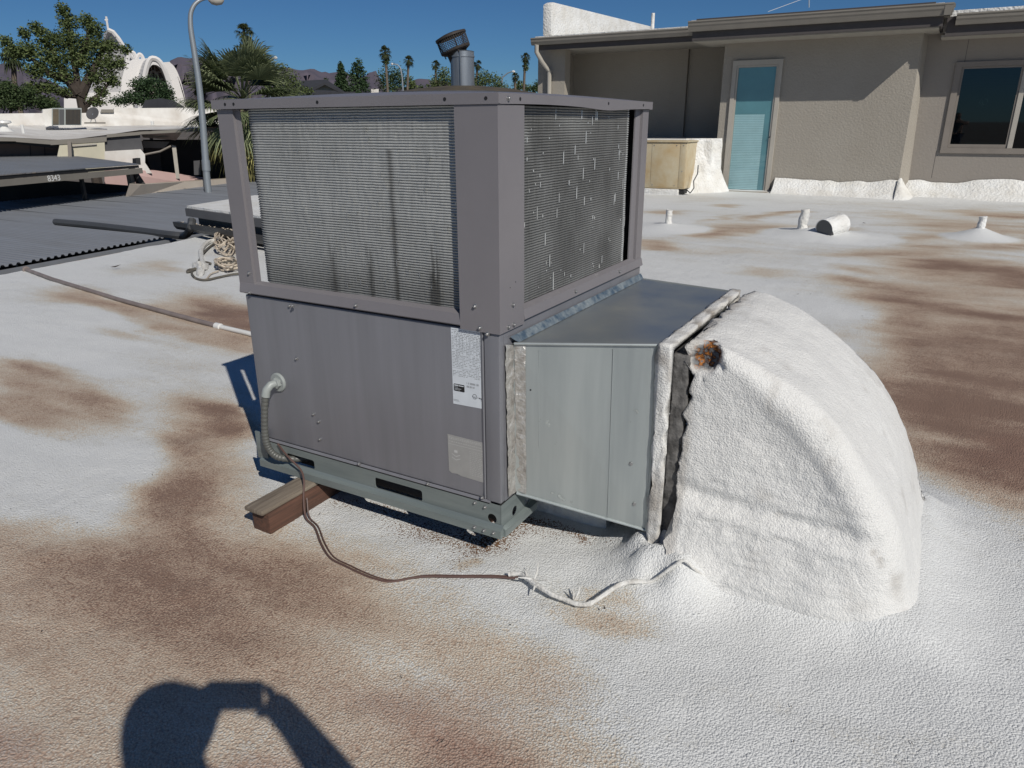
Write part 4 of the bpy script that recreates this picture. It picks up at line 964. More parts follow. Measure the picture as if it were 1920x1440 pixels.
# broken corner with rusty foam
hn = 1+fbm(V, 28, 3, 77)*1.1
hole = np.exp(-((((V[:, 0]+.572)/.046)**2+((V[:, 2]-.792)/.050)**2+((V[:, 1]-2.215)/.08)**2)*hn)**1.8)
V[:, 1] += hole*.055; V[:, 2] -= hole*.012; V[:, 0] += hole*.01
crk = lambda pts, r: np.max([np.exp(-(((V[:, 0]-a)/r)**2+((V[:, 2]-c)/r)**2)) for a, c in pts], 0)*nearw
c2 = crk([(.006+.004*k, .262-.0055*k-.004*(k%2)) for k in range(9)], .0055); V[:, 1] += c2*.010
dirt_e = np.clip(c2*.6+sm((-.575-V[:, 0])/.03)*.5+np.clip(fbm(V, 12, 3, 70)-.25, 0, 1)+.5*np.clip(fbm(V, 30, 3, 72)-.1, 0, 1)*sm((-.52-V[:, 0])/.08), 0, 1)
rust_e = np.clip((hole-.35)*5, 0, 1)
Fe = grid_faces(nt_, ns)
Fe = np.concatenate([Fe, np.array([[k, k+1, ns-2-k, ns-1-k] for k in range(0, ns//2-1)])])
np_mesh('elbow_body', V, Fe, M['foam'], E_, smooth=True, attrs={'dirt_and_shade': dirt_e, 'rust': rust_e})

# small crusts of foam around the base of the joint
def blob(name, c, r, par, m_, seed, sq=(1, 1, .6)):
    n1, n2 = 14, 9; V = []
    for i in range(n1):
        for j in range(n2):
            a = 2*PI*i/n1; b_ = PI*(j+.01)/(n2-1+.02)
            V.append((math.cos(a)*math.sin(b_), math.sin(a)*math.sin(b_), math.cos(b_)))
    V = np.array(V); V = V*(1+fbm(V, 2.2, 3, seed)[:, None]*.8)*np.array(sq)*r+np.array(c)
    return np_mesh(name, V, grid_faces(n1, n2, wrap_u=True), m_, par, smooth=True, attrs={'dirt_and_shade': np.clip(fbm(V, 30, 2, 5)+.1, 0, 1), 'rust': np.zeros(len(V))})

# ------------------------------------------------------------------ sleepers, block, cable
S1 = thing('timber_sleeper', 'reddish timber with grey weathered top board under the left end of the unit', 'timber', (-2.08, 2.4, 0), 'sleepers under the unit')
def roughbox(name, m_, par, a, bev=.006, seed=0):
    o = MB().box(*a).build(name, m_, par, bevel=bev, seg=2); return o
roughbox('timber', M['wood_red'], S1, (-2.128, -2.034, 1.660, 3.2, 0, .0905))
roughbox('top_board', M['wood_grey'], S1, (-2.137, -2.038, 1.635, 3.18, .0915, .111), .007)
MB().lathe((-2.0365, 1.80, .045), [(.010, 0), (.006, .0012), (0, .0013)], 10, (1, 0, 0)).build('knot', M['bark'], S1)
S2 = thing('timber_sleeper', 'shaded timber under the right end of the unit, beneath the duct', 'timber', (-1.35, 2.6, 0), 'sleepers under the unit')
roughbox('timber', M['wood_red'], S2, (-1.42, -1.33, 2.1, 3.2, 0, .085)); roughbox('top_board', M['wood_grey'], S2, (-1.43, -1.32, 2.08, 3.2, .0865, .1105))
o = MB().box(-1.75, -.918, 2.335, 2.43, -.01, .075).build('foam_coated_block', M['foamwhite'], None, bevel=.01); tag(o, 'long low block coated in whitish foam lying in the shade below the duct', 'block')
wp = [Vector(p) for p in ((-2.24, 1.925, .235), (-2.17, 1.905, .205), (-2.09, 1.895, .165), (-2.045, 1.865, .135), (-2.02, 1.83, .08), (-1.985, 1.80, .02), (-1.915, 1.775, .008), (-1.81, 1.70, .008), (-1.712, 1.645, .008), (-1.62, 1.632, .008), (-1.543, 1.625, .008), (-1.48, 1.625, .008), (-1.425, 1.641, .008), (-1.353, 1.714, .008), (-1.239, 1.778, .008), (-1.14, 1.83, .010), (-1.06, 1.862, .012))]
o = MB().tube(catmull(wp, 8), .0042, 8).build('cable', M['wire'], None, smooth=True); tag(o, 'thin brown cable trailing from the unit over the timber and across the roof', 'cable')
o2 = MB().tube(catmull([p+Vector((.006, .012, 0)) for p in wp[4:]], 8), .003, 6).build('cable_strand', M['wire'], o, smooth=True)
wq = [Vector(p) for p in ((-1.085, 1.862, .020), (-1.04, 1.875, .028), (-.99, 1.85, .030), (-.953, 1.838, .030), (-.90, 1.828, .024), (-.856, 1.832, .018), (-.815, 1.835, .014), (-.775, 1.85, .018), (-.748, 1.90, .028), (-.725, 1.955, .036), (-.71, 1.99, .034), (-.68, 2.01, .022), (-.63, 2.04, .016), (-.57, 2.075, .020), (-.54, 2.09, .045))]
wq = [Vector((p.x, p.y, max(p.z, ROOF_FN(p.x, p.y)+.006+(p.z-.014)*.6))) for p in wq]+[Vector((-.505, 2.10, ROOF_FN(-.505, 2.10)+.006)), Vector((-.47, 2.13, ROOF_FN(-.47, 2.13)))]
wc = catmull(wq, 10); nn = len(wc)
rs_ = [(.0085 if i/nn < .72 else .0055)*(1+.35*vnoise(np.array([[i*1.0, 0, 3]]), .6)[0]) for i in range(nn)]
wh = MB().tube(wc, rs_, 8).build('coated_cable', M['whitecord'], None, smooth=True); tag(wh, 'thicker cable end crusted in white roof coating, lying before the foam elbow', 'cable')
kn = MB()
for (a, b_) in (((-.985, 1.86, .03), (-.985, 1.89, .085)), ((-.99, 1.86, .03), (-.93, 1.86, .05)), ((-.99, 1.86, .03), (-1.03, 1.83, .045)), ((-.98, 1.855, .03), (-.96, 1.80, .02)), ((-.83, 1.86, .01), (-.825, 1.885, .05)), ((-.835, 1.86, .01), (-.85, 1.875, .035)), ((-1.01, 1.86, .03), (-1.04, 1.88, .05))):
    a, b_ = Vector(a), Vector(b_); kn.tube([a, (a+b_)/2+Vector((.004, 0, .004)), b_], [.005, .004, .0015], 6)
kn.build('knotted_ends', M['whitecord'], wh, smooth=True)

# ------------------------------------------------------------------ long pipe on the left, rope tangle
pp = [gr(48, 505, .015), gr(100, 524, .02), gr(220, 561, .02), gr(330, 591, .02), gr(405, 611, .02)]
P_ = thing('condensate_pipe', 'long thin grey pipe running from roof edge to unit, white near the unit', 'pipe', tuple(pp[2]))
MB().tube([tuple(p) for p in pp], .020, 10).build('grey_length', M['pipe_gr'], P_, smooth=True)
MB().tube([tuple(pp[0]), tuple(pp[0]*.97+pp[1]*.03)], .036, 12).build('end_bell', M['pipe_gr'], P_, smooth=True)
qp = [pp[-1], gr(465, 625, .02), gr(520, 640, .02)]
MB().tube([tuple(p) for p in qp], .019, 10).build('white_length', M['pvc'], P_, smooth=True)
MB().tube([tuple(pp[-1]*1.0), tuple(pp[-1]*.85+qp[1]*.15)], .027, 12).build('coupling', M['pvc'], P_, smooth=True)
rp = thing('rope_tangle', 'tangled heap of pale rope and grey cord on the white roof left of the unit', 'rope', tuple(gr(415, 480)))
def tangle(cu_, cv, ru, rv, n, r, m_, nm, hh=.12):
    c = gr(cu_, cv); A_ = gr(cu_+ru, cv)-c; B_ = gr(cu_, cv-rv)-c; pts = []
    a = random.uniform(0, 6)
    for k in range(n):
        a += random.uniform(.5, 1.3); f = random.uniform(.35, 1); p = c+A_*math.cos(a)*f+B_*math.sin(a)*f
        pts.append(Vector((p[0], p[1], random.uniform(.015, hh)))); 
    MB().tube(catmull(pts, 6), r, 6).build(nm, m_, rp, smooth=True)
for k in range(3): tangle(425, 465, 24, 16, 26, .009, M['rope'], 'rope', .16)
for k in range(2): tangle(428, 504, 26, 9, 24, .011, M['rope'], 'rope', .10)
tangle(425, 503, 26, 9, 14, .010, M['rope_dk'], 'cord', .10)
def pathpx(L_, r, m_, nm, z=.02):
    MB().tube(catmull([Vector(gr(u, v, z)) for u, v in L_], 8), r, 7).build(nm, m_, rp, smooth=True)
pathpx([(427, 448), (405, 455), (385, 470), (374, 487), (368, 502), (354, 506), (352, 510), (364, 506), (375, 500), (385, 492), (395, 494)], .013, M['rope_dk'], 'cord')
pathpx([(360, 506), (360, 514), (368, 522), (385, 525), (410, 520), (440, 514), (470, 512)], .012, M['rope_dk'], 'cord')
pathpx([(366, 522), (385, 524), (395, 514), (410, 508)], .008, M['rope'], 'rope')
pathpx([(415, 452), (396, 452), (384, 458), (377, 470), (378, 485), (381, 497)], .03, M['whitecord'], 'white_rag')
vs = []
cR = gr(376, 505); aR = gr(395, 505)-cR; bR = gr(376, 490)-cR
for i in range(12):
    for j in range(12):
        f = j/11; a = 2*PI*i/12; p = cR+(aR*math.cos(a)+bR*math.sin(a))*f*(.75+.25*math.sin(a*3)); vs.append((p[0], p[1], .012+.07*(1-f)**.7+.015*math.sin(i*2.1+j)))
np_mesh('white_rag', vs, grid_faces(12, 12, wrap_u=True), M['whitecord'], rp, smooth=True)
# small debris on the roof
def leaf(u, v, s, label):
    c = gr(u, v, 0.0); a = random.uniform(0, PI); z = .012+abs(ROOF_FN(c[0], c[1]))
    d = np.array([math.cos(a), math.sin(a), 0])*s; e_ = np.array([-math.sin(a), math.cos(a), 0])*s*.35
    o = MB().add([c-d+[0, 0, z+.004], c+e_+[0, 0, z], c+d+[0, 0, z+s*.5], c-e_+[0, 0, z+.002], c+[0, 0, z+s*.25]], [(0, 1, 4), (1, 2, 4), (2, 3, 4), (3, 0, 4)]).build('dead_leaf', M['bark']); tag(o, label, 'leaf')
leaf(600, 970, .008, 'tiny dark dead leaf right of the cable near the timber')
leaf(828, 1402, .009, 'tiny dark dead leaf at the bottom edge left of centre')
leaf(1133, 1150, .010, 'tiny brown leaf just under the coated cable')
leaf(1308, 1160, .007, 'tiny leaf below the foot of the foam elbow')
leaf(218, 504, .06, 'flat dry leaf on the white roof left of the rope tangle')
leaf(1495, 555, .02, 'tiny dark leaf on the white roof above the foam elbow')
leaf(1620, 420, .03, 'tiny dark leaf right of the open hooded pipe')

db = MB(); KD = None
pos_ = []
for k in range(150):
    u_r, v_r = random.uniform(0, 1920), random.choice((random.uniform(390, 620), random.uniform(620, 1440)))
    p_ = gr(u_r, v_r); 
    if p_[0] < -8 or (x0-.1 < p_[0] < x1+.1 and y0-.1 < p_[1] < y1+.1) or (-.9 < p_[0] < .35 and 1.9 < p_[1] < 3.3) or abs(p_[0]) > 6: continue
    pos_.append(p_)
for p_ in pos_:
    zz0 = ROOF_FN(p_[0], p_[1])+.004; sz = random.uniform(.0012, .0035)*(1+np.hypot(p_[0], p_[1])*.22); a = random.uniform(0, PI); ca, sa = math.cos(a), math.sin(a)
    q1 = (ca*sz, sa*sz); q2 = (-sa*sz*.35, ca*sz*.35)
    db.add([(p_[0]-q1[0], p_[1]-q1[1], zz0), (p_[0]+q2[0], p_[1]+q2[1], zz0+.001), (p_[0]+q1[0], p_[1]+q1[1], zz0+sz*.5), (p_[0]-q2[0], p_[1]-q2[1], zz0)], [(0, 1, 2, 3)])
o = db.build('grit', M['bark']); tag(o, 'tiny dark specks of grit and leaf crumbs scattered over the foam roof', 'debris', kind='stuff')
# ------------------------------------------------------------------ lower carport roofs on the left
def corrugated(name, xa, xb, ya, yb, za, zb, pitch, amp, m_, par, skew=0.0):
    # ribs run along X; za at x=xa (near edge), zb at xb
    n = int(round((yb-ya)/pitch)); V = []; prof_ = [(0, 0), (.18, amp), (.5, amp), (.68, 0)]
    for k in range(n):
        for (f, h) in prof_:
            y = ya+(k+f)*pitch; V += [(xa-skew*(y-ya), y, za+h), (xb-skew*(y-ya), y, zb+h)]
    nv = len(V)//2; F = [(2*i, 2*i+2, 2*i+3, 2*i+1) for i in range(nv-1)]
    return np_mesh(name, V, F, m_, par)
CP = thing('carport', 'near low carport with a wide grey corrugated roof beside the foam roof edge', 'carport', (-13, 8, -3.2))
corrugated('roof_sheet', -9.02, -17.2, 0.0, 26.0, -.12, -.16, .10, .026, M['corr'], CP, .1533)
for (a, b_) in ((0, 8.2),):
    MB().prism([(-8.93-.1533*a, a, -.15), (-8.93-.1533*a, a, -.205), (-9.03-.1533*a, a, -.205), (-9.03-.1533*a, a, -.15)], (-.1533*(b_-a), b_-a, 0)).build('edge_trim', M['corr'], CP)
MB().prism([(-17.2, 0, -.17), (-17.2, 0, -.3), (-17.3, 0, -.3), (-17.3, 0, -.17)], (-.1533*26, 26, 0)).build('edge_trim', M['trim'], CP)
for (x, y) in ((-10, 2), (-10.8, 8), (-12, 16), (-17.6, 3), (-18.5, 9), (-19.6, 16)):
    B('post', M['trim'], CP, x-.06, x+.06, y-.06, y+.06, -3.2, -.22)
# seams between roof sheets
sm_ = MB()
for y in np.arange(1.0, 24, 1.0): sm_.box(-17.0-.1533*y, -9.1-.1533*y, y+.068, y+.074, -.155, -.118)
sm_.build('sheet_seams', M['trim'], CP, kind='stuff')
# downspout lying on the carport roof, ending in an elbow under the slab gutter
dsp = MB().tube([tuple(p) for p in catmull([Vector(gr(104, 416, -.06)), Vector(gr(170, 422, -.06)), Vector(gr(250, 431, -.06)), Vector(gr(320, 440, -.06)), Vector(gr(347, 441, -.05)), Vector(at(357, 428, 11.25)), Vector(at(360, 412, 11.3))], 6)], .055, 8)
o = dsp.build('downspout', M['trim'], None); tag(o, 'dark downspout bent down from the gutter and laid along the carport roof', 'downspout')
# raised white slab roof with gutter behind the left post
SL = thing('side_roof', 'small raised white roof slab with dark gutter beyond the carport edge, left of the unit', 'roof', (-10, 10, -3.2))
a = at(350, 387, 11.4); b_ = at(520, 412, 9.4); c = gr(560, 372, a[2]); d = gr(440, 366, a[2])
zt_ = a[2]
def flat(name, P, z1_, z0_, m_, par): return MB().prism([(p[0], p[1], z0_) for p in P], (0, 0, z1_-z0_)).build(name, m_, par)
e1 = (b_-a); e1[2] = 0; b2 = gr(600, 420, zt_)
A0 = gr(350, 386, zt_); A1_ = gr(600, 420, zt_); A2_ = gr(700, 372, zt_); A3_ = gr(478, 366, zt_)
flat('deck', [A0, A1_, A2_, A3_], zt_, zt_-.03, M['foamwhite'], SL)
du = (A1_-A0)/np.linalg.norm(A1_-A0); dv = (A3_-A0)/np.linalg.norm(A3_-A0)
flat('fascia', [A0-du*.02-dv*.03, A1_-dv*.03, A2_+dv*.03, A3_-du*.02+dv*.03], zt_-.032, zt_-.14, M['slatefascia'], SL)
A0i, A1i, A2i, A3i = A0+dv*.12+du*.12, A1_+dv*.12, A2_-dv*.1, A3_-dv*.1+du*.12
flat('frieze', [A0i, A1i, A2i, A3i], zt_-.163, zt_-.36, M['trim'], SL)
G0 = A0-du*.28-dv*.02; pr = [(0, 0), (-.13, .012), (-.12, -.05), (-.07, -.10), (0, -.11)]
MB().prism([(G0[0]+dv[0]*p[0], G0[1]+dv[1]*p[0], zt_-.235+p[1]) for p in pr], tuple(du*3.5)).build('gutter', M['trim'], SL)
flat('wall', [A0+dv*.7+du*.5, A1_+dv*.7, A2_-dv*.2, A3_-dv*.2+du*.5], zt_-.37, -3.2, M['brownwall'], SL)
lf = MB()
for k in range(22):
    p = G0+du*random.uniform(.15, 1.6)-dv*random.uniform(.03, .11); s_ = random.uniform(.012, .03); lf.add([p+[s_, 0, 0]+[0, 0, 0], p+[0, s_, .01], p+[-s_, 0, 0], p+[0, -s_, .01]], [(0, 1, 2, 3)])
for i_ in range(len(lf.v)): q = lf.v[i_]; lf.v[i_] = (q[0], q[1], zt_-.222+(q[2]-zt_))
lf.build('leaf_litter', M['rope'], SL, kind='stuff')

C2 = thing('carport', 'farther carport with a grey corrugated roof, dark underside and white house number', 'carport', tuple(at(100, 300, 24)*[1, 1, 0]+[0, 0, -3.2]))
p0 = at(262, 309, 20.5); z2 = p0[2]
p1 = gr(-60, 334, z2); p2 = gr(100, 288, z2+.10); p3 = gr(-60, 291, z2+.10)
n_ = 150; V = []
for k in range(n_*4+1):
    kk, q = divmod(k, 4); f = min(1, (kk+(0, .18, .5, .68)[q])/n_); h = (0, .022, .022, 0)[q]
    pa = p0*(1-f)+p1*f; fb = min(1, f/.52); pb = (p0*(1-fb)+p2*fb) if f < .52 else (p2*(1-(f-.52)/.48)+p3*((f-.52)/.48))
    V += [pa+[0, 0, h], pb+[0, 0, h]]
np_mesh('roof_sheet', V, [(2*i, 2*i+2, 2*i+3, 2*i+1) for i in range(len(V)//2-1)], M['corr'], C2)
ed = (p1-p0); en = np.array([ed[1], -ed[0], 0]); en /= np.linalg.norm(en)
if en @ (np.array([0, 0, 0])-p0) < 0: en = -en
def beam(P, Q, w0, z0_, z1_, m_, nm, par, offn=0):
    P = P+en*offn; Q = Q+en*offn
    return MB().prism([P+[0, 0, z0_], P+[0, 0, z1_], P+[0, 0, z1_]+en*w0, P+[0, 0, z0_]+en*w0], tuple(Q-P)).build(nm, m_, par)
beam(p0, p1, .05, -.07, -.01, M['black'], 'shadow_gap', C2, -.08)
fb_ = beam(p0-ed*.004, p1, .06, -.20, -.075, M['gutter'], 'edge_beam', C2, -.02)
pn = p0+ed*((262-62)/322.0); pn2 = -ed/np.linalg.norm(ed)
text_mesh('house_number', '8343', .17, M['pvc'], C2, pn+en*.043+np.array([0, 0, -.185]), pn2, (0, 0, 1), .004)
for (u, v) in ((263, 314), ):
    q0 = p0+[0, 0, -.2]-en*.3; q1 = at(268, 352, 20.6)
    MB().prism([q0+pn2*.10, q0-pn2*.02, [*(q0-pn2*.02)[:2], -3.2], [*(q0+pn2*.1)[:2], -3.2]], tuple(-en*.12)).build('post', M['gutter'], C2)
    MB().prism([q0+pn2*.16+[0, 0, .15], q0+pn2*.05+[0, 0, .15], at(262, 345, 20.7), at(273, 345, 20.7)], tuple(-en*.1)).build('brace', M['black'], C2)
MB().prism([at(255, 297, 20.9), at(263, 296, 20.9), at(264, 309, 20.9), at(255, 309, 20.9)], tuple(-en*.1)).build('end_cap', M['black'], C2)
q = p0+ed*.32-en*.4; MB().prism([q+[0, 0, -.2], q+pn2*.07+[0, 0, -.2], [*(q+pn2*.07)[:2], -3.2], [*q[:2], -3.2]], tuple(-en*.07)).build('post', M['black'], C2)
# added black panel that paints in the deep shade under that carport
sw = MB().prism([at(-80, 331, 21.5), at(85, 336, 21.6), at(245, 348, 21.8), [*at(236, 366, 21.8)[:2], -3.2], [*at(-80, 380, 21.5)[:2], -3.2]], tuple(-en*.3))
o = sw.build('shade_panel', M['black'], None); tag(o, 'black panel standing for the deep shade beneath the far carport', 'wall')

# ------------------------------------------------------------------ houses behind the carports
def pxwall(name, pts, d, th, m_, par):
    if np.isscalar(d): d = [d]*len(pts)
    P = [at(u, v, q) for (u, v), q in zip(pts, d)]; n_ = P[0].copy(); n_[2] = 0; n_ /= np.linalg.norm(n_)
    return MB().prism(P, tuple(n_*th)).build(name, m_, par)
o = pxwall('garden_wall', [(196, 318), (290, 320), (300, 325), (400, 336), (560, 350), (560, 380), (196, 380)], [24, 25, 25.5, 27, 29, 29, 24], .3, M['pink'], None); tag(o, 'pink painted block wall beyond the carport post', 'wall')
o = pxwall('garden_wall', [(265, 346), (345, 341), (440, 334), (560, 326), (560, 380), (232, 380), (243, 345)], [20.5, 22, 25, 27, 27, 20.2, 20.2], .3, M['tan'], None); tag(o, 'tan block wall running behind the near carport roof to the lamp post', 'wall')
H1 = thing('house', 'low house with white flat roof, grey gutter and cream wall at far left', 'building', tuple(at(100, 260, 30)*[1, 1, 0]+[0, 0, -3.2]))
# roof deck: near edge follows the gutter, far edge under the parapet
ne = [(-80, 256), (30, 257), (95, 262), (125, 262), (200, 255), (262, 246), (345, 242), (420, 238)]
V = []
for (u, v) in ne:
    for k in range(9):
        f = k/8; vv = v+(236-v)*f; p = at(u, vv, 25+9*f); V.append(p+[0, 0, .04*math.sin(u*.2+k*1.7)])
np_mesh('roof', V, grid_faces(len(ne), 9), M['farwhite'], H1, smooth=True)
for (a, b_, ht, m_) in (((-80, 257), (30, 258), 7, 'gutter'), ((30, 258), (95, 263), 8, 'gutter'), ((95, 263), (200, 256.5), 9, 'gutter'), ((200, 252), (262, 247), 6, 'gutter'), ((262, 247), (420, 239), 5, 'gutter')):
    pxwall('gutter', [(a[0], a[1]), (b_[0], b_[1]), (b_[0], b_[1]+ht), (a[0], a[1]+ht)], 24.9, .2, M[m_], H1)
pxwall('fascia', [(-80, 264), (30, 265), (96, 270), (197, 264), (197, 270), (96, 277), (30, 270), (-80, 269)], 25.2, .1, M['black'], H1)
pxwall('wall', [(-80, 266), (30, 268), (112, 272), (105, 300), (-80, 300)], 25.8, .3, M['brownwall'], H1)  # beige wall under the eave, its shade put into the brown colour
pxwall('wall', [(112, 270), (196, 266), (200, 330), (100, 330)], 24.92, .3, M['cream'], H1)
pxwall('trim_board', [(136, 272), (181, 269), (181, 271.5), (136, 275)], 24.86, .05, M['frame'], H1)
pxwall('chimney', [(126, 264), (133, 264), (137, 330), (130, 330)], 24.6, .25, M['frame2'], H1)
for u in (56, 83): pxwall('wall_seam', [(u, 273), (u+1.2, 273), (u+2, 292), (u+.8, 292)], 25.75, .02, M['black'], H1)
pxwall('parapet', [(-80, 214), (80, 212), (80, 205), (100, 203), (100, 238), (-80, 240)], [34, 34, 34, 34, 34, 34], .4, M['farwhite'], H1)
pxwall('parapet', [(100, 212), (150, 212), (188, 211), (212, 211), (214, 203), (355, 202), (430, 205), (430, 238), (100, 238)], 33.9, .4, M['farwhite'], H1)
pxwall('louvre', [(190, 205), (213, 205), (213, 211), (188, 211)], 33.8, .2, M['gutter'], H1)
pxwall('wall', [(196, 256), (262, 251), (268, 280), (196, 284)], 25.0, .3, M['dkgrey'], H1)
pxwall('wall', [(196, 284), (264, 280), (272, 290), (272, 305), (285, 325), (196, 325)], 24.8, .3, M['farwhite'], H1)
pxwall('opening_shade', [(268, 262), (430, 262), (430, 345), (270, 335)], 27.5, .3, M['black'], H1)  # black slab painted as the darkness within the open bay
pxwall('wall', [(270, 276), (300, 277), (304, 326), (284, 324)], 27.0, .2, M['dkgrey'], H1)
pxwall('canopy', [(262, 247), (345, 243), (330, 263), (268, 258)], [25.2, 25.2, 26.5, 26.5], .15, M['farwhite'], H1)
pxwall('soffit_beam', [(265, 264), (318, 266), (308, 278), (268, 277)], 25.9, .2, M['gutter'], H1)
pxwall('column', [(322, 272), (330, 274), (337, 335), (330, 335)], 25.4, .2, M['frame'], H1)
pxwall('electrical_box', [(363, 302), (375, 301), (377, 328), (364, 328)], 25.0, .2, M['dkgrey'], H1)
MB().tube([tuple(at(270, 290, 25)), tuple(at(300, 284, 25)), tuple(at(320, 274, 25.2))], .03, 6).build('cable', M['frame2'], H1)
# lower extension seen through the gap of the unit
o = pxwall('garden_shed', [(368, 325), (470, 318), (560, 312), (560, 326), (470, 328), (370, 330)], 28, 3, M['corr'], None); tag(o, 'low grey flat-roofed shed beyond the foot of the lamp post', 'shed')

def acbox():
    p = at(122, 236, 31); s_ = 31*.92/1360
    r_ = np.array(RH); f_ = FH
    T = thing('condenser', 'square condenser with black grille on a white curb on the far white roof', 'air conditioner', tuple(p))
    def bx(nm, ua, ub, va, vb, m_, d0, d1):
        P = [at(ua, va, d0), at(ub, va, d0), at(ub, vb, d0), at(ua, vb, d0)]; n_ = P[0].copy(); n_[2] = 0; n_ /= np.linalg.norm(n_)
        return MB().prism(P, tuple(n_*(d1-d0))).build(nm, m_, T)
    bx('curb', 84, 100, 205, 236, M['farwhite'], 31.4, 33)
    bx('cabinet', 97, 153, 202.5, 235, M['plastic'], 31, 32.2)
    bx('side_panel', 99, 110, 204.5, 233.5, M['dome'], 30.97, 31); bx('side_panel', 111, 120, 205, 233, M['trim'], 30.97, 31)
    bx('grille', 123, 151, 205, 233, M['black'], 30.97, 31)
    g_ = MB()
    for k in range(11):
        u = 124+k*2.5; P = [at(u, 205.5, 30.95), at(u+.5, 205.5, 30.95), at(u+.9, 232.5, 30.95), at(u+.4, 232.5, 30.95)]; g_.add(P, [(0, 1, 2, 3)])
    g_.build('grille_bars', M['dome'], T, kind='stuff')
acbox()
dp = at(174, 228, 31); ds = thing('satellite_dish', 'grey satellite dish on a small stand on the far white roof', 'satellite dish', tuple(dp))
cD = at(174, 213, 31); axd = Vector((.35, -.75, .45)).normalized()
MB().lathe(cD, [(0, -.05), (.12, -.04), (.22, 0), (.235, .02), (.22, .03), (.1, .0), (0, -.01)], 20, axd).build('dish', M['dkgrey'], ds, smooth=True)
for u in (170, 180): MB().tube([tuple(cD), tuple(at(u, 229, 31))], .012, 6).build('leg', M['pole'], ds)
pxwall('sleeper', [(158, 229), (198, 229), (198, 232), (158, 232)], 31, .3, M['gutter'], ds)
for k, (u, v, h_, lab) in enumerate(((44, 248, 12, 'thin white vent pipe on the far roof left of the condenser'), (286, 233, 5, 'short white vent stub near the right end of the far roof'))):
    p = at(u, v, 26.5); o = MB().tube([tuple(p-np.array([0, 0, .03])), tuple(p+np.array([0, 0, h_*26*.92/1360]))], .045, 8).build('vent_pipe', M['pvc']); tag(o, lab, 'vent pipe')
p = at(8, 240, 27); o = MB().lathe(tuple(p), [(.25, -.1), (.1, .02), (.1, .1), (.22, .14), (.2, .2), (0, .22)], 14).build('roof_vent', M['pvc'], None, smooth=True); tag(o, 'white mushroom roof vent at the far left edge of the photo', 'roof vent')

# lamp post
LP_ = thing('street_lamp', 'tall grey steel street lamp with curved arm rising past the left post of the unit', 'street lamp', tuple(at(392, 345, 20.5)*[1, 1, 0]+[0, 0, -3.2]))
b0 = at(389, 345, 20.5); tp = [Vector((b0[0], b0[1], -3.2)), Vector((b0[0], b0[1], -1)), Vector(b0)]
for (u, v) in ((381, 240), (374, 165), (364, 95), (358.5, 60), (357, 40), (358, 24), (364, 10), (374, 1), (386, -3), (398, -2)): tp.append(Vector(at(u, v, 20.5)))
tc_ = catmull(tp, 5); MB().tube(tc_, [.095-.06*min(1, i/len(tc_)*1.1) for i in range(len(tc_))], 12).build('pole', M['pole'], LP_, smooth=True)
MB().tube([tuple(at(387, 320, 20.5)), tuple(at(385.5, 300, 20.5))], .10, 12).build('pole_sleeve', M['pole'], LP_, smooth=True)
a = Vector(at(390, -1, 20.5)); b_ = Vector(at(420, 1, 20.5)); MB().tube([a, a+(b_-a)*.2, a+(b_-a)*.5, a+(b_-a)*.85, b_], [.03, .10, .12, .09, .02], 12).build('lamp_head', M['frame'], LP_, smooth=True)

# ------------------------------------------------------------------ vegetation
def leaves(name, blobs, d, leaf_px, n, m_, par, dens=1.0, flat=.6, asp=1.6):
    """blobs: (u, v, ru, rv, weight) ; leaf cloud spread in 3D"""
    W = np.array([b[4] if len(b) > 4 else b[2]*b[3] for b in blobs], float); W /= W.sum()
    cnt = rng.multinomial(n, W); C_ = []; SH = []
    for b, c in zip(blobs, cnt):
        if c == 0: continue
        P0 = at(b[0], b[1], d); k_ = np.linalg.norm(at(b[0]+10, b[1], d)-P0)/10
        q = rng.normal(size=(c, 3)); q /= np.linalg.norm(q, axis=1)[:, None]; r = rng.random(c)**.45
        q = q*r[:, None]; q += .18*rng.normal(size=(c, 3))*np.array([1, 1, 1])
        rad3 = RH*q[:, :1]*b[2]*k_+FH*q[:, 1:2]*b[2]*k_+np.array([0, 0, 1])*q[:, 2:3]*b[3]*k_
        C_.append(P0+rad3); SH.append(np.clip(.5+.35*rng.normal(size=c)*.6, 0, 1))
    C_ = np.concatenate(C_); SH = np.concatenate(SH); N_ = len(C_)
    kk = np.linalg.norm(at(300, 150, d)-at(310, 150, d))/10; s_ = leaf_px*kk*(.6+.8*rng.random(N_))
    a = rng.normal(size=(N_, 3)); a /= np.linalg.norm(a, axis=1)[:, None]; b_ = np.cross(a, rng.normal(size=(N_, 3))); b_ /= np.linalg.norm(b_, axis=1)[:, None]
    a[:, 2] *= flat
    V = np.stack([C_-a*s_[:, None]*asp/2, C_+b_*s_[:, None]/2, C_+a*s_[:, None]*asp/2, C_-b_*s_[:, None]/2], 1).reshape(-1, 3)
    return np_mesh(name, V, np.arange(N_*4).reshape(-1, 4), m_, par, attrs={'shade': np.repeat(SH, 4)})
def tree(label, cat, base, d, trunk, blobs, leaf_px, n, m_='leaf_olive', group=None, name='tree', tr=.2, asp=1.6):
    p = at(base[0], base[1], d); T = thing(name, label, cat, (p[0], p[1], -3.2), group)
    for path, r0, r1 in trunk:
        pts = [Vector(at(u, v, d)) for u, v in path]
        if path is trunk[0][0]: pts = [Vector((pts[0].x, pts[0].y, -3.2))]+pts
        n_ = len(pts); MB().tube(pts, [r0+(r1-r0)*i/(n_-1) for i in range(n_)], 7).build('trunk' if path is trunk[0][0] else 'limb', M['bark'], T, smooth=True)
    leaves('crown', blobs, d, leaf_px, n, M[m_], T, asp=asp); return T
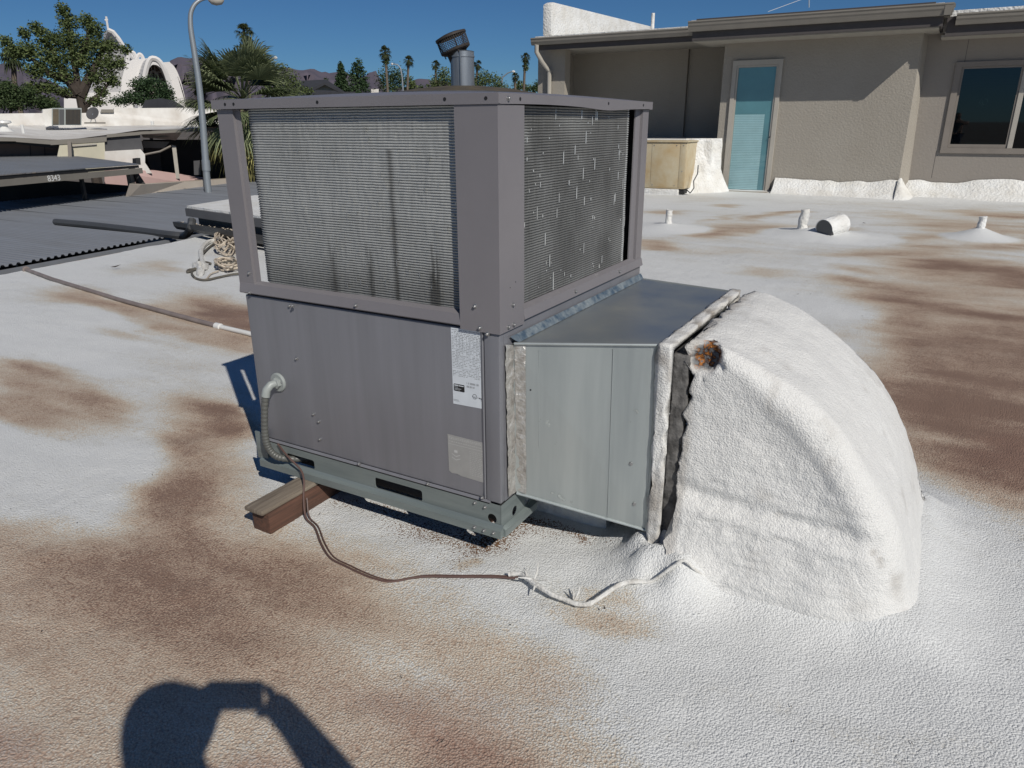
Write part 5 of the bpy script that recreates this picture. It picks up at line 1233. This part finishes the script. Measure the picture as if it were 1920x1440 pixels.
# big loose tree at the left
tree('large airy olive-green tree in front of the white church at far left', 'tree', (152, 205), 44,
     [([(158, 215), (150, 180), (145, 150), (138, 110), (130, 60), (122, 20)], .27, .05), ([(148, 175), (128, 150), (110, 120), (90, 80)], .3, .05), ([(150, 180), (165, 150), (185, 110), (200, 80)], .28, .05), ([(128, 150), (95, 140), (60, 110), (40, 90)], .2, .04), ([(140, 120), (165, 80), (165, 45)], .2, .04), ([(158, 200), (190, 175), (215, 140)], .15, .03), ([(150, 180), (120, 180), (90, 165)], .15, .03)],
     [(118, 18, 14, 14), (128, 42, 20, 20), (162, 40, 16, 16), (178, 55, 18, 18), (68, 52, 14, 14), (45, 62, 12, 12), (90, 75, 26, 22), (130, 78, 30, 24), (175, 85, 28, 22), (205, 88, 20, 16), (235, 92, 12, 10), (50, 95, 26, 20), (12, 78, 14, 12), (25, 100, 18, 14), (100, 110, 34, 22), (150, 112, 30, 22), (200, 120, 24, 20), (225, 118, 12, 14), (70, 132, 26, 18), (115, 140, 26, 18), (178, 145, 22, 18), (210, 150, 16, 16), (90, 165, 20, 14), (60, 165, 18, 14), (190, 172, 14, 12), (120, 172, 18, 10), (155, 178, 10, 8), (90, 190, 20, 10), (180, 190, 20, 10)], 2.9, 24000, 'leaf_olive')
tree('dark hedge-like bush rising behind the far white parapet at the left edge', 'bush', (20, 205), 42, [([(20, 212), (22, 190)], .1, .04)],
     [(10, 170, 26, 22), (45, 180, 30, 20), (-20, 180, 30, 25), (75, 192, 22, 14), (20, 195, 40, 14), (100, 200, 16, 10)], 2.6, 9000, 'leaf_dark', name='bush')
tree('rounded dark green bush in front of the church arch window', 'bush', (275, 200), 40, [([(275, 205), (275, 185)], .1, .04)],
     [(285, 165, 30, 22), (262, 160, 20, 14), (310, 175, 18, 18), (250, 182, 26, 14), (285, 188, 44, 12), (225, 190, 20, 9)], 2.4, 9000, 'leaf_pine', name='bush')
tree('bushy olive tree just right of the large fan palm', 'tree', (540, 180), 48, [([(540, 190), (540, 150)], .15, .05)],
     [(528, 128, 14, 10), (522, 150, 22, 18), (545, 150, 16, 18), (555, 168, 20, 14), (530, 172, 26, 14), (575, 172, 14, 10), (505, 165, 20, 18)], 3.2, 2600, 'leaf_olive')
def pine(u, v0, v1, hw, d, label):
    bl = []
    for k in range(9):
        f = k/8; v = v0+(v1-v0)*f; ww = hw*(.35+.75*f**.8)*(.85+.3*random.random()); bl.append((u+random.uniform(-2, 2), v, ww, (v1-v0)/11+2)); bl.append((u+random.choice((-1, 1))*ww*.7, v+3, ww*.45, 4))
    tree(label, 'tree', (u, v1), d, [([(u, v1), (u, v0+6)], .2, .05)], bl, 3.0, 2600, 'leaf_pine', 'dark conifers left of the flue', 'conifer_tree')
pine(640, 122, 170, 12, 95, 'narrower conifer, left of the dark pair beyond the unit lid')
pine(671, 117, 172, 24, 95, 'wider conifer, right of the dark pair beyond the unit lid')
def far_tree(label, bl, d, n, m_='leaf_dark', lp=2.6):
    u = bl[0][0]; v = max(b[1]+b[3] for b in bl); tree(label, 'tree', (u, v), d, [([(u, v), (u, bl[0][1])], .15, .05)], bl, lp, n, m_)
far_tree('round green tree behind the two nearest far palms', [(735, 145, 26, 22), (722, 152, 18, 16), (750, 150, 18, 18), (735, 165, 30, 12)], 110, 2600)
far_tree('small round olive tree right of the thin palm', [(770, 155, 8, 12), (776, 163, 8, 9)], 110, 500, 'leaf_olive')
far_tree('olive tree left of the flue', [(832, 140, 14, 14), (820, 155, 16, 14), (842, 158, 16, 14), (810, 164, 16, 8)], 90, 1800, 'leaf_olive')
far_tree('loose olive tree right of the flue', [(905, 148, 18, 14), (925, 152, 18, 14), (895, 158, 20, 12), (940, 164, 16, 10)], 90, 2200, 'leaf_olive')
far_tree('small reddish-green bush beside the tall thin palm', [(972, 160, 12, 10), (985, 165, 12, 8)], 100, 700, 'leaf_olive')
far_tree('dark tree just left of the house downspout', [(1010, 162, 14, 10), (1018, 152, 8, 8), (1000, 168, 16, 6)], 80, 1000, 'leaf_dark')
far_tree('small bush on the skyline left of the flue', [(790, 165, 5, 6), (765, 168, 8, 5)], 110, 300, 'leaf_dark')
far_tree('small dark bush by the black-roofed house', [(612, 150, 5, 5), (608, 155, 8, 4), (645, 155, 8, 10)], 100, 300, 'leaf_dark')

def fan_palm(name, label, c, d, nf, pl, bl_len, nb, m_list, droop, elev, trunk_r, par_group=None, trunk_to=None, seed=0, w0=.03, trunk_m='palmtrunk'):
    rd = np.random.default_rng(seed); C0 = at(c[0], c[1], d)
    T = thing(name, label, 'palm tree', (C0[0], C0[1], -3.2), par_group)
    base = Vector((C0[0], C0[1], -3.2))
    if trunk_to: b1 = at(trunk_to[0], trunk_to[1], d); base = Vector((b1[0], b1[1], -3.2)); mid_ = Vector(b1)
    pts = [base, Vector(C0)] if not trunk_to else [base, mid_, Vector(C0)]
    MB().tube(pts, [trunk_r*1.25, trunk_r][:2] if len(pts) == 2 else [trunk_r*1.2, trunk_r*1.1, trunk_r], 9).build('trunk', M[trunk_m], T, smooth=True)
    groups = {}
    for i in range(nf):
        az = rd.random()*2*PI; f = (i+.5)/nf; el = elev[0]+(elev[1]-elev[0])*f; el += rd.normal()*.12
        dirv = np.array([math.cos(az)*math.cos(el), math.sin(az)*math.cos(el), math.sin(el)]); 
        L_ = pl*(.8+.4*rd.random()); dr = droop*(1.0-.2*el)
        tip = C0+dirv*L_+np.array([0, 0, -dr*.25*L_]); k = m_list[0] if el > elev[2] else m_list[1]
        V, S_ = groups.setdefault(k, ([], []))
        side = np.cross(dirv, [0, 0, 1]); side /= np.linalg.norm(side)+1e-6; up = np.cross(side, dirv)
        sh = float(np.clip(.45+.25*rd.normal(), 0, 1))
        # petiole
        wv = side*w0*.5; V += [C0-wv, C0+wv, tip+wv*.6, tip-wv*.6]; S_ += [sh]*4
        for b in range(nb):
            a = (b/(nb-1)-.5)*2*1.35; bd_ = dirv*math.cos(a)+side*math.sin(a)*.98+up*(.12*math.cos(a*2)); bd_ /= np.linalg.norm(bd_)
            LL = bl_len*(.75+.25*math.cos(a))*(.85+.3*rd.random()); s1 = tip+bd_*LL*.5+np.array([0, 0, -dr*.06*LL]); s2 = tip+bd_*LL*.82+np.array([0, 0, -dr*.30*LL]); s3 = tip+bd_*LL*.98+np.array([0, 0, -dr*.62*LL])
            nv = np.cross(bd_, up); nv /= np.linalg.norm(nv)+1e-6; ww = w0*(.9+.3*rd.random()); s_ = float(np.clip(sh+.18*rd.normal(), 0, 1))
            V += [tip-nv*ww*.2, tip+nv*ww*.2, s1+nv*ww*.5, s1-nv*ww*.5, s1-nv*ww*.5, s1+nv*ww*.5, s2+nv*ww*.3, s2-nv*ww*.3, s2-nv*ww*.3, s2+nv*ww*.3, s3+nv*ww*.05, s3-nv*ww*.05]; S_ += [s_]*12
    for k, (V, S_) in groups.items():
        np_mesh('frond_skirt' if k != m_list[0] else 'crown', np.array(V), np.arange(len(V)).reshape(-1, 4), M[k], T, attrs={'shade': S_})
    return T
fan_palm('fan_palm', 'large bushy fan palm with spiky fronds just left of the unit', (455, 186), 24.5, 112, 1.0, 1.02, 30, ('frond', 'frond_dry'), .42, (-1.5, 1.2, -.75), .28, seed=11, w0=.05)
# tall thin palms on the skyline
kk_ = .92/1360
for i, (u, v, ub, vb, d, rp_, lab) in enumerate(((457, 58, 460, 110, 75, 17, 'slender tall palm standing above the large fan palm'),
        (722, 96, 727, 172, 85, 12, 'tall palm with thick shaggy crown left of the curved lamp'), (766, 112, 764, 165, 85, 10, 'thin palm right of the curved lamp'),
        (817, 120, 817, 160, 90, 9, 'palm just left of the flue'), (896, 120, 893, 150, 90, 9, 'palm just right of the flue'),
        (985, 106, 982, 172, 80, 9, 'tallest thin palm left of the house, with a two-tier crown'), (966, 142, 966, 165, 90, 8, 'shortest small palm left of the tallest thin one'),
        (25, 104, 27, 155, 50, 20, 'palm half hidden at the far left behind the airy tree'))):
    R = rp_*d*kk_
    T = fan_palm('tall_palm', lab, (u, v), d, 34, R*.55, R*.62, 9, ('frond_far', 'frond_far'), 1.1, (-.9, 1.4, -9), max(.12, R*.11), 'tall palms on the skyline', (ub, vb), seed=20+i, w0=R*.10)
    if u in (722, 985):
        C0 = at(u+1, v+14, d); q = leaves('dead_frond_skirt', [(u+1, v+17, rp_*.65, 11, 1)], d, 2.4, 350, M['leaf_olive'], T)

# ------------------------------------------------------------------ church, far houses, lamps
CH = thing('church', 'white church with parabolic concrete shells and a cross on its pointed roof', 'building', tuple(at(260, 190, 120)*[1, 1, 0]+[0, 0, -3.2]))
def parab(apex, lb_, rb_, n=24):      # arch polyline in px from left foot over apex to right foot
    L_ = []
    for i in range(n+1):
        t_ = i/n*2-1
        foot = lb_ if t_ < 0 else rb_
        L_.append((apex[0]+(foot[0]-apex[0])*abs(t_)**.8, apex[1]+(foot[1]-apex[1])*abs(t_)**1.9))
    return L_
def shell(nm, a0, a1, d0, d1, th=.8):
    P0 = [at(u, v, d0) for u, v in a0]; P1 = [at(u, v, d1) for u, v in a1]; n = len(P0)
    Vv = P0+P1+[p-np.array([0, 0, th]) for p in P0]+[p-np.array([0, 0, th]) for p in P1]
    F = [(i, i+1, n+i+1, n+i) for i in range(n-1)]+[(2*n+i, 3*n+i, 3*n+i+1, 2*n+i+1) for i in range(n-1)]+[(i, 2*n+i, 2*n+i+1, i+1) for i in range(n-1)]
    return MB().add(Vv, F).build(nm, M['church'], CH, smooth=False)
shell('shell_roof', parab((286, 109), (262, 215), (330, 215)), parab((262, 112), (225, 215), (305, 215)), 118, 135)
shell('shell_roof', parab((313, 117), (275, 215), (352, 210)), parab((300, 117), (262, 215), (335, 215)), 128, 145)
pxwall('arch_window', [(u, v) for u, v in parab((286, 113), (266, 205), (322, 205), 16)], 121, .5, M['brownwall'], CH)
for sc_ in (.35, .65):
    aw = [(286+(u-286)*sc_, 200+(v-200)*(.45+.5*sc_)) for u, v in parab((286, 113), (266, 205), (322, 205), 12)]
    MB().tube([tuple(at(u, v, 120.5)) for u, v in aw], .12, 5).build('window_tracery', M['frame'], CH)
for uu in range(272, 316, 6): MB().tube([tuple(at(uu, max(118, 118+abs(uu-286)**1.55*.5), 120.6)), tuple(at(uu+3, 200, 120.6))], .08, 4).build('window_bar', M['frame'], CH)
for vv in (135, 148, 161, 174): MB().tube([tuple(at(273, vv, 120.6)), tuple(at(306, vv, 120.6))], .08, 4).build('window_bar', M['frame'], CH)
MB().tube([tuple(at(u, v, 118)) for u, v in parab((286, 109), (262, 215), (330, 215))], .35, 6).build('arch_rim', M['church'], CH)
pxwall('shell_flank', [(236, 118), (250, 111), (286, 109), (276, 125), (268, 150), (262, 215), (225, 215), (228, 150)], 124, 2, M['church'], CH)
pxwall('shell_flank', [(290, 118), (318, 116), (326, 125), (335, 150), (345, 185), (352, 215), (300, 215), (312, 180)], 127, .8, M['church'], CH)
# spire shell behind the tree
sp0 = [(203, 56), (212, 60), (222, 72), (232, 88), (243, 100), (252, 112), (262, 125), (280, 215)]
P_s = [at(u, v, 140) for u, v in sp0]; P_b = [at(u, v, 150) for u, v in ((196, 58), (190, 90), (180, 120), (170, 150), (160, 180), (150, 200), (145, 210), (140, 215))]
MB().add(P_s+P_b, [(i, i+1, 9+i, 8+i) for i in range(7)]).build('spire_shell', M['church'], CH)
MB().tube([tuple(p) for p in P_s[:7]], .35, 6).build('spire_rim', M['church'], CH)
for (a, b_, c) in (((238, 118), (246, 98), (258, 118)), ((256, 112), (262, 102), (270, 114))):
    MB().tube([tuple(p) for p in catmull([Vector(at(*q, 126)) for q in (a, ((a[0]+b_[0])/2, b_[1]+3), b_, ((c[0]+b_[0])/2, b_[1]+3), c)], 5)], .28, 6).build('arch_rim', M['church'], CH)
MB().tube([tuple(at(203, 57, 140)), tuple(at(199, 31, 140))], .16, 6).build('cross', M['church'], CH)
MB().tube([tuple(at(196.5, 38, 140)), tuple(at(202.5, 37, 140))], .14, 6).build('cross_arm', M['church'], CH)
pxwall('side_wing', [(120, 175), (240, 172), (240, 215), (120, 215)], 132, 4, M['church'], CH)
H2 = thing('house', 'black-roofed bungalow with a small white gable beyond the unit lid', 'building', tuple(at(610, 175, 70)*[1, 1, 0]+[0, 0, -3.2]))
pxwall('roof', [(552, 152), (612, 149), (655, 178), (530, 185)], [78, 78, 70, 70], .3, M['darkroof'], H2)
pxwall('gable', [(586, 168), (608, 159), (630, 170)], 69.5, .3, M['cream'], H2)
pxwall('gable_roof', [(575, 170), (607, 155), (612, 155), (645, 172), (640, 175), (609, 159), (582, 173)], 69, .8, M['darkroof'], H2)
pxwall('lower_roof', [(545, 172), (665, 172), (680, 190), (530, 190)], 68, .4, M['darkroof'], H2)
o = pxwall('house', [(272, 188), (300, 184), (325, 188), (345, 200), (345, 212), (262, 212)], 38, 3, M['darkroof'], None); tag(o, 'low dark roof hump between the white parapet and the church bush', 'building')
o = pxwall('house', [(696, 167), (710, 167), (710, 178), (696, 178)], 100, 3, M['farwhite'], None); tag(o, 'tiny white building under the conifers beyond the lid', 'building')
for k, (pth, d, lab) in enumerate(((((756, 175), (754, 145), (751, 128), (745, 121), (737, 120)), 90, 'small curved street lamp between two far palms'),
                                   (((942, 175), (941, 155), (942, 145), (952, 137), (960, 134)), 90, 'thin curved street lamp right of the flue'),
                                   (((503, 132), (505, 120), (508, 112), (514, 108)), 70, 'small pale street lamp behind the large fan palm'))):
    p = at(pth[0][0], pth[0][1], d); T = thing('street_lamp', lab, 'street lamp', (p[0], p[1], -3.2), 'distant street lamps')
    P = [Vector((p[0], p[1], -3.2))]+[Vector(at(u, v, d)) for u, v in pth]
    MB().tube(P, [.12]+[.1-.01*i for i in range(len(P)-1)], 7).build('pole', M['pole'], T, smooth=True)
    e = P[-1]; e2 = Vector(at(pth[-1][0]+(6 if k else -4), pth[-1][1]+.5, d)); MB().tube([e, (e+e2)/2, e2], [.08, .16, .05], 7).build('lamp_head', M['pvc'], T, smooth=True)

# ------------------------------------------------------------------ the photographer, standing behind the camera
def W(r, f, z): return Vector((RH*r+FH*f+np.array([0, 0, z])).tolist())
def skin(name, pts, edges, rad, m_, par, sub=2):
    me = bpy.data.meshes.new(name); me.from_pydata([tuple(p) for p in pts], edges, []); o = bpy.data.objects.new(name, me); COL.objects.link(o)
    s_ = o.modifiers.new('s', 'SKIN'); sd = o.modifiers.new('d', 'SUBSURF'); sd.levels = sub; sd.render_levels = sub
    lay = me.skin_vertices[0].data if me.skin_vertices else None
    if lay is None:
        bpy.context.view_layer.update()
        bm = bmesh.new(); bm.from_mesh(me); bm.verts.layers.skin.verify(); bm.to_mesh(me); bm.free(); lay = me.skin_vertices[0].data
    for v_, r in zip(lay, rad): v_.radius = (r, r) if not isinstance(r, tuple) else r
    lay[0].use_root = True
    bpy.context.view_layer.update()
    nm = bpy.data.meshes.new_from_object(o.evaluated_get(bpy.context.evaluated_depsgraph_get())); bpy.data.objects.remove(o)
    q = link(name, nm, m_, par, True); return q
PT = thing('person', 'person holding up a phone in both hands, casting the shadow at lower left', 'person', tuple(W(0, -.38, 0)))
bp_ = {'pel': (0, -.40, .95, .15), 'sp': (0, -.40, 1.15, .14), 'ch': (0, -.40, 1.36, .155), 'nk': (-.01, -.36, 1.56, .065), 'hd': (-.02, -.33, 1.70, .085), 'ht': (.005, -.32, 1.79, .088),
       'rs': (.19, -.38, 1.44, .062), 're': (.43, -.34, 1.40, .068), 'rw': (.175, -.095, 1.490, .042), 'rh': (.115, -.060, 1.522, .044),
       'ls': (-.19, -.38, 1.44, .062), 'le': (-.16, -.27, 1.30, .055), 'lw': (-.055, -.095, 1.455, .038), 'lh': (-.045, -.065, 1.500, .036),
       'rhp': (.10, -.40, .90, .10), 'rk': (.12, -.38, .50, .065), 'ra': (.13, -.42, .08, .042), 'rt': (.15, -.28, .035, .035),
       'lhp': (-.10, -.40, .90, .10), 'lk': (-.12, -.38, .50, .065), 'la': (-.13, -.42, .08, .042), 'lt': (-.15, -.28, .035, .035)}
ks = list(bp_); ix = {k: i for i, k in enumerate(ks)}
E0 = [('pel', 'sp'), ('sp', 'ch'), ('ch', 'nk'), ('nk', 'hd'), ('hd', 'ht'), ('ch', 'rs'), ('rs', 're'), ('re', 'rw'), ('rw', 'rh'), ('ch', 'ls'), ('ls', 'le'), ('le', 'lw'), ('lw', 'lh'), ('pel', 'rhp'), ('rhp', 'rk'), ('rk', 'ra'), ('ra', 'rt'), ('pel', 'lhp'), ('lhp', 'lk'), ('lk', 'la'), ('la', 'lt')]
body = skin('body', [W(*bp_[k][:3]) for k in ks], [(ix[a], ix[b_]) for a, b_ in E0], [bp_[k][3] for k in ks], M['skin'], PT)
def sub_skin(nm, keys, edges, g_, m_, over={}):
    k2 = {k: i for i, k in enumerate(keys)}
    skin(nm, [W(*(over.get(k) or bp_[k][:3])) for k in keys], [(k2[a], k2[b_]) for a, b_ in edges], [bp_[k][3]+g_ for k in keys], m_, PT)
sub_skin('shirt', ['pel', 'sp', 'ch', 'rs', 're', 'ls', 'le'], [('pel', 'sp'), ('sp', 'ch'), ('ch', 'rs'), ('rs', 're'), ('ch', 'ls'), ('ls', 'le')], .016, M['shirt'])
sub_skin('trousers', ['pel', 'rhp', 'rk', 'ra', 'lhp', 'lk', 'la'], [('pel', 'rhp'), ('rhp', 'rk'), ('rk', 'ra'), ('pel', 'lhp'), ('lhp', 'lk'), ('lk', 'la')], .014, M['jeans'])
skin('hair', [W(-.035, -.365, 1.52), W(-.045, -.36, 1.70), W(-.015, -.345, 1.812)], [(0, 1), (1, 2)], [.095, .108, .114], M['hair'], PT)
skin('nose', [W(-.02, -.24, 1.71), W(-.02, -.222, 1.685)], [(0, 1)], [.010, .014], M['skin'], body, 1)
for s_ in (-1, 1):
    MB().lathe(W(-.02+s_*.032, -.247, 1.725), [(.0, -.012), (.012, 0), (0, .008)], 10, tuple(FH)).build('eye', M['pvc'], body)
    MB().lathe(W(-.02+s_*.088, -.335, 1.71), [(.028, -.006), (.03, .0), (.02, .008), (0, .008)], 10, tuple(RH*s_)).build('ear', M['skin'], body, smooth=True)
MB().tube([W(-.045, -.243, 1.65), W(-.02, -.237, 1.646), W(.005, -.243, 1.65)], .006, 6).build('mouth', M['wire'], body)
for s_ in (-1, 1):
    rt = W(.13, -.052, 1.525) if s_ > 0 else W(-.068, -.052, 1.50)
    for k in range(4):
        zz_ = 1.545-.021*k if s_ > 0 else 1.53-.020*k; ex = .104 if s_ > 0 else -.058
        L_ = (.9, 1, .95, .75)[k]
        if k == 0 and s_ > 0:
            pp_ = [rt, W(.120, -.058, 1.545), W(.110, -.055, 1.557), W(.094, -.05, 1.556)]
        else: pp_ = [rt, W(ex+s_*.022*L_, -.045, zz_), W(ex+s_*.010*L_, -.028, zz_), W(ex-s_*.012*L_, -.022, zz_-.002)]
        skin('finger', pp_, [(0, 1), (1, 2), (2, 3)], [.011, .0095, .009, .0075], M['skin'], body, 1)
    skin('thumb', [W(s_*.02+(.10 if s_ > 0 else -.05), -.065, 1.485), W((.095 if s_ > 0 else -.04), -.06, 1.468), W((.07 if s_ > 0 else -.02), -.055, 1.462)], [(0, 1), (1, 2)], [.014, .011, .009], M['skin'], body, 1)
PH = thing('phone', 'slim dark phone held level in the hands of the person casting the shadow', 'phone', tuple(W(.02, -.03, 1.51)))
def wbox(r0, r1, f0, f1, z0_, z1_):
    m_ = MB(); m_.add([W(r, f+(z-1.504)*.36, z) for z in (z0_, z1_) for f in (f0, f1) for r in (r0, r1)], [(0, 2, 3, 1), (4, 5, 7, 6), (0, 1, 5, 4), (2, 6, 7, 3), (0, 4, 6, 2), (1, 3, 7, 5)]); return m_
wbox(-.066, .092, -.036, -.028, 1.466, 1.542).build('case', M['black'], PH, bevel=.004)
wbox(-.060, .086, -.0375, -.0365, 1.472, 1.536).build('screen', M['dkgrey'], PH)
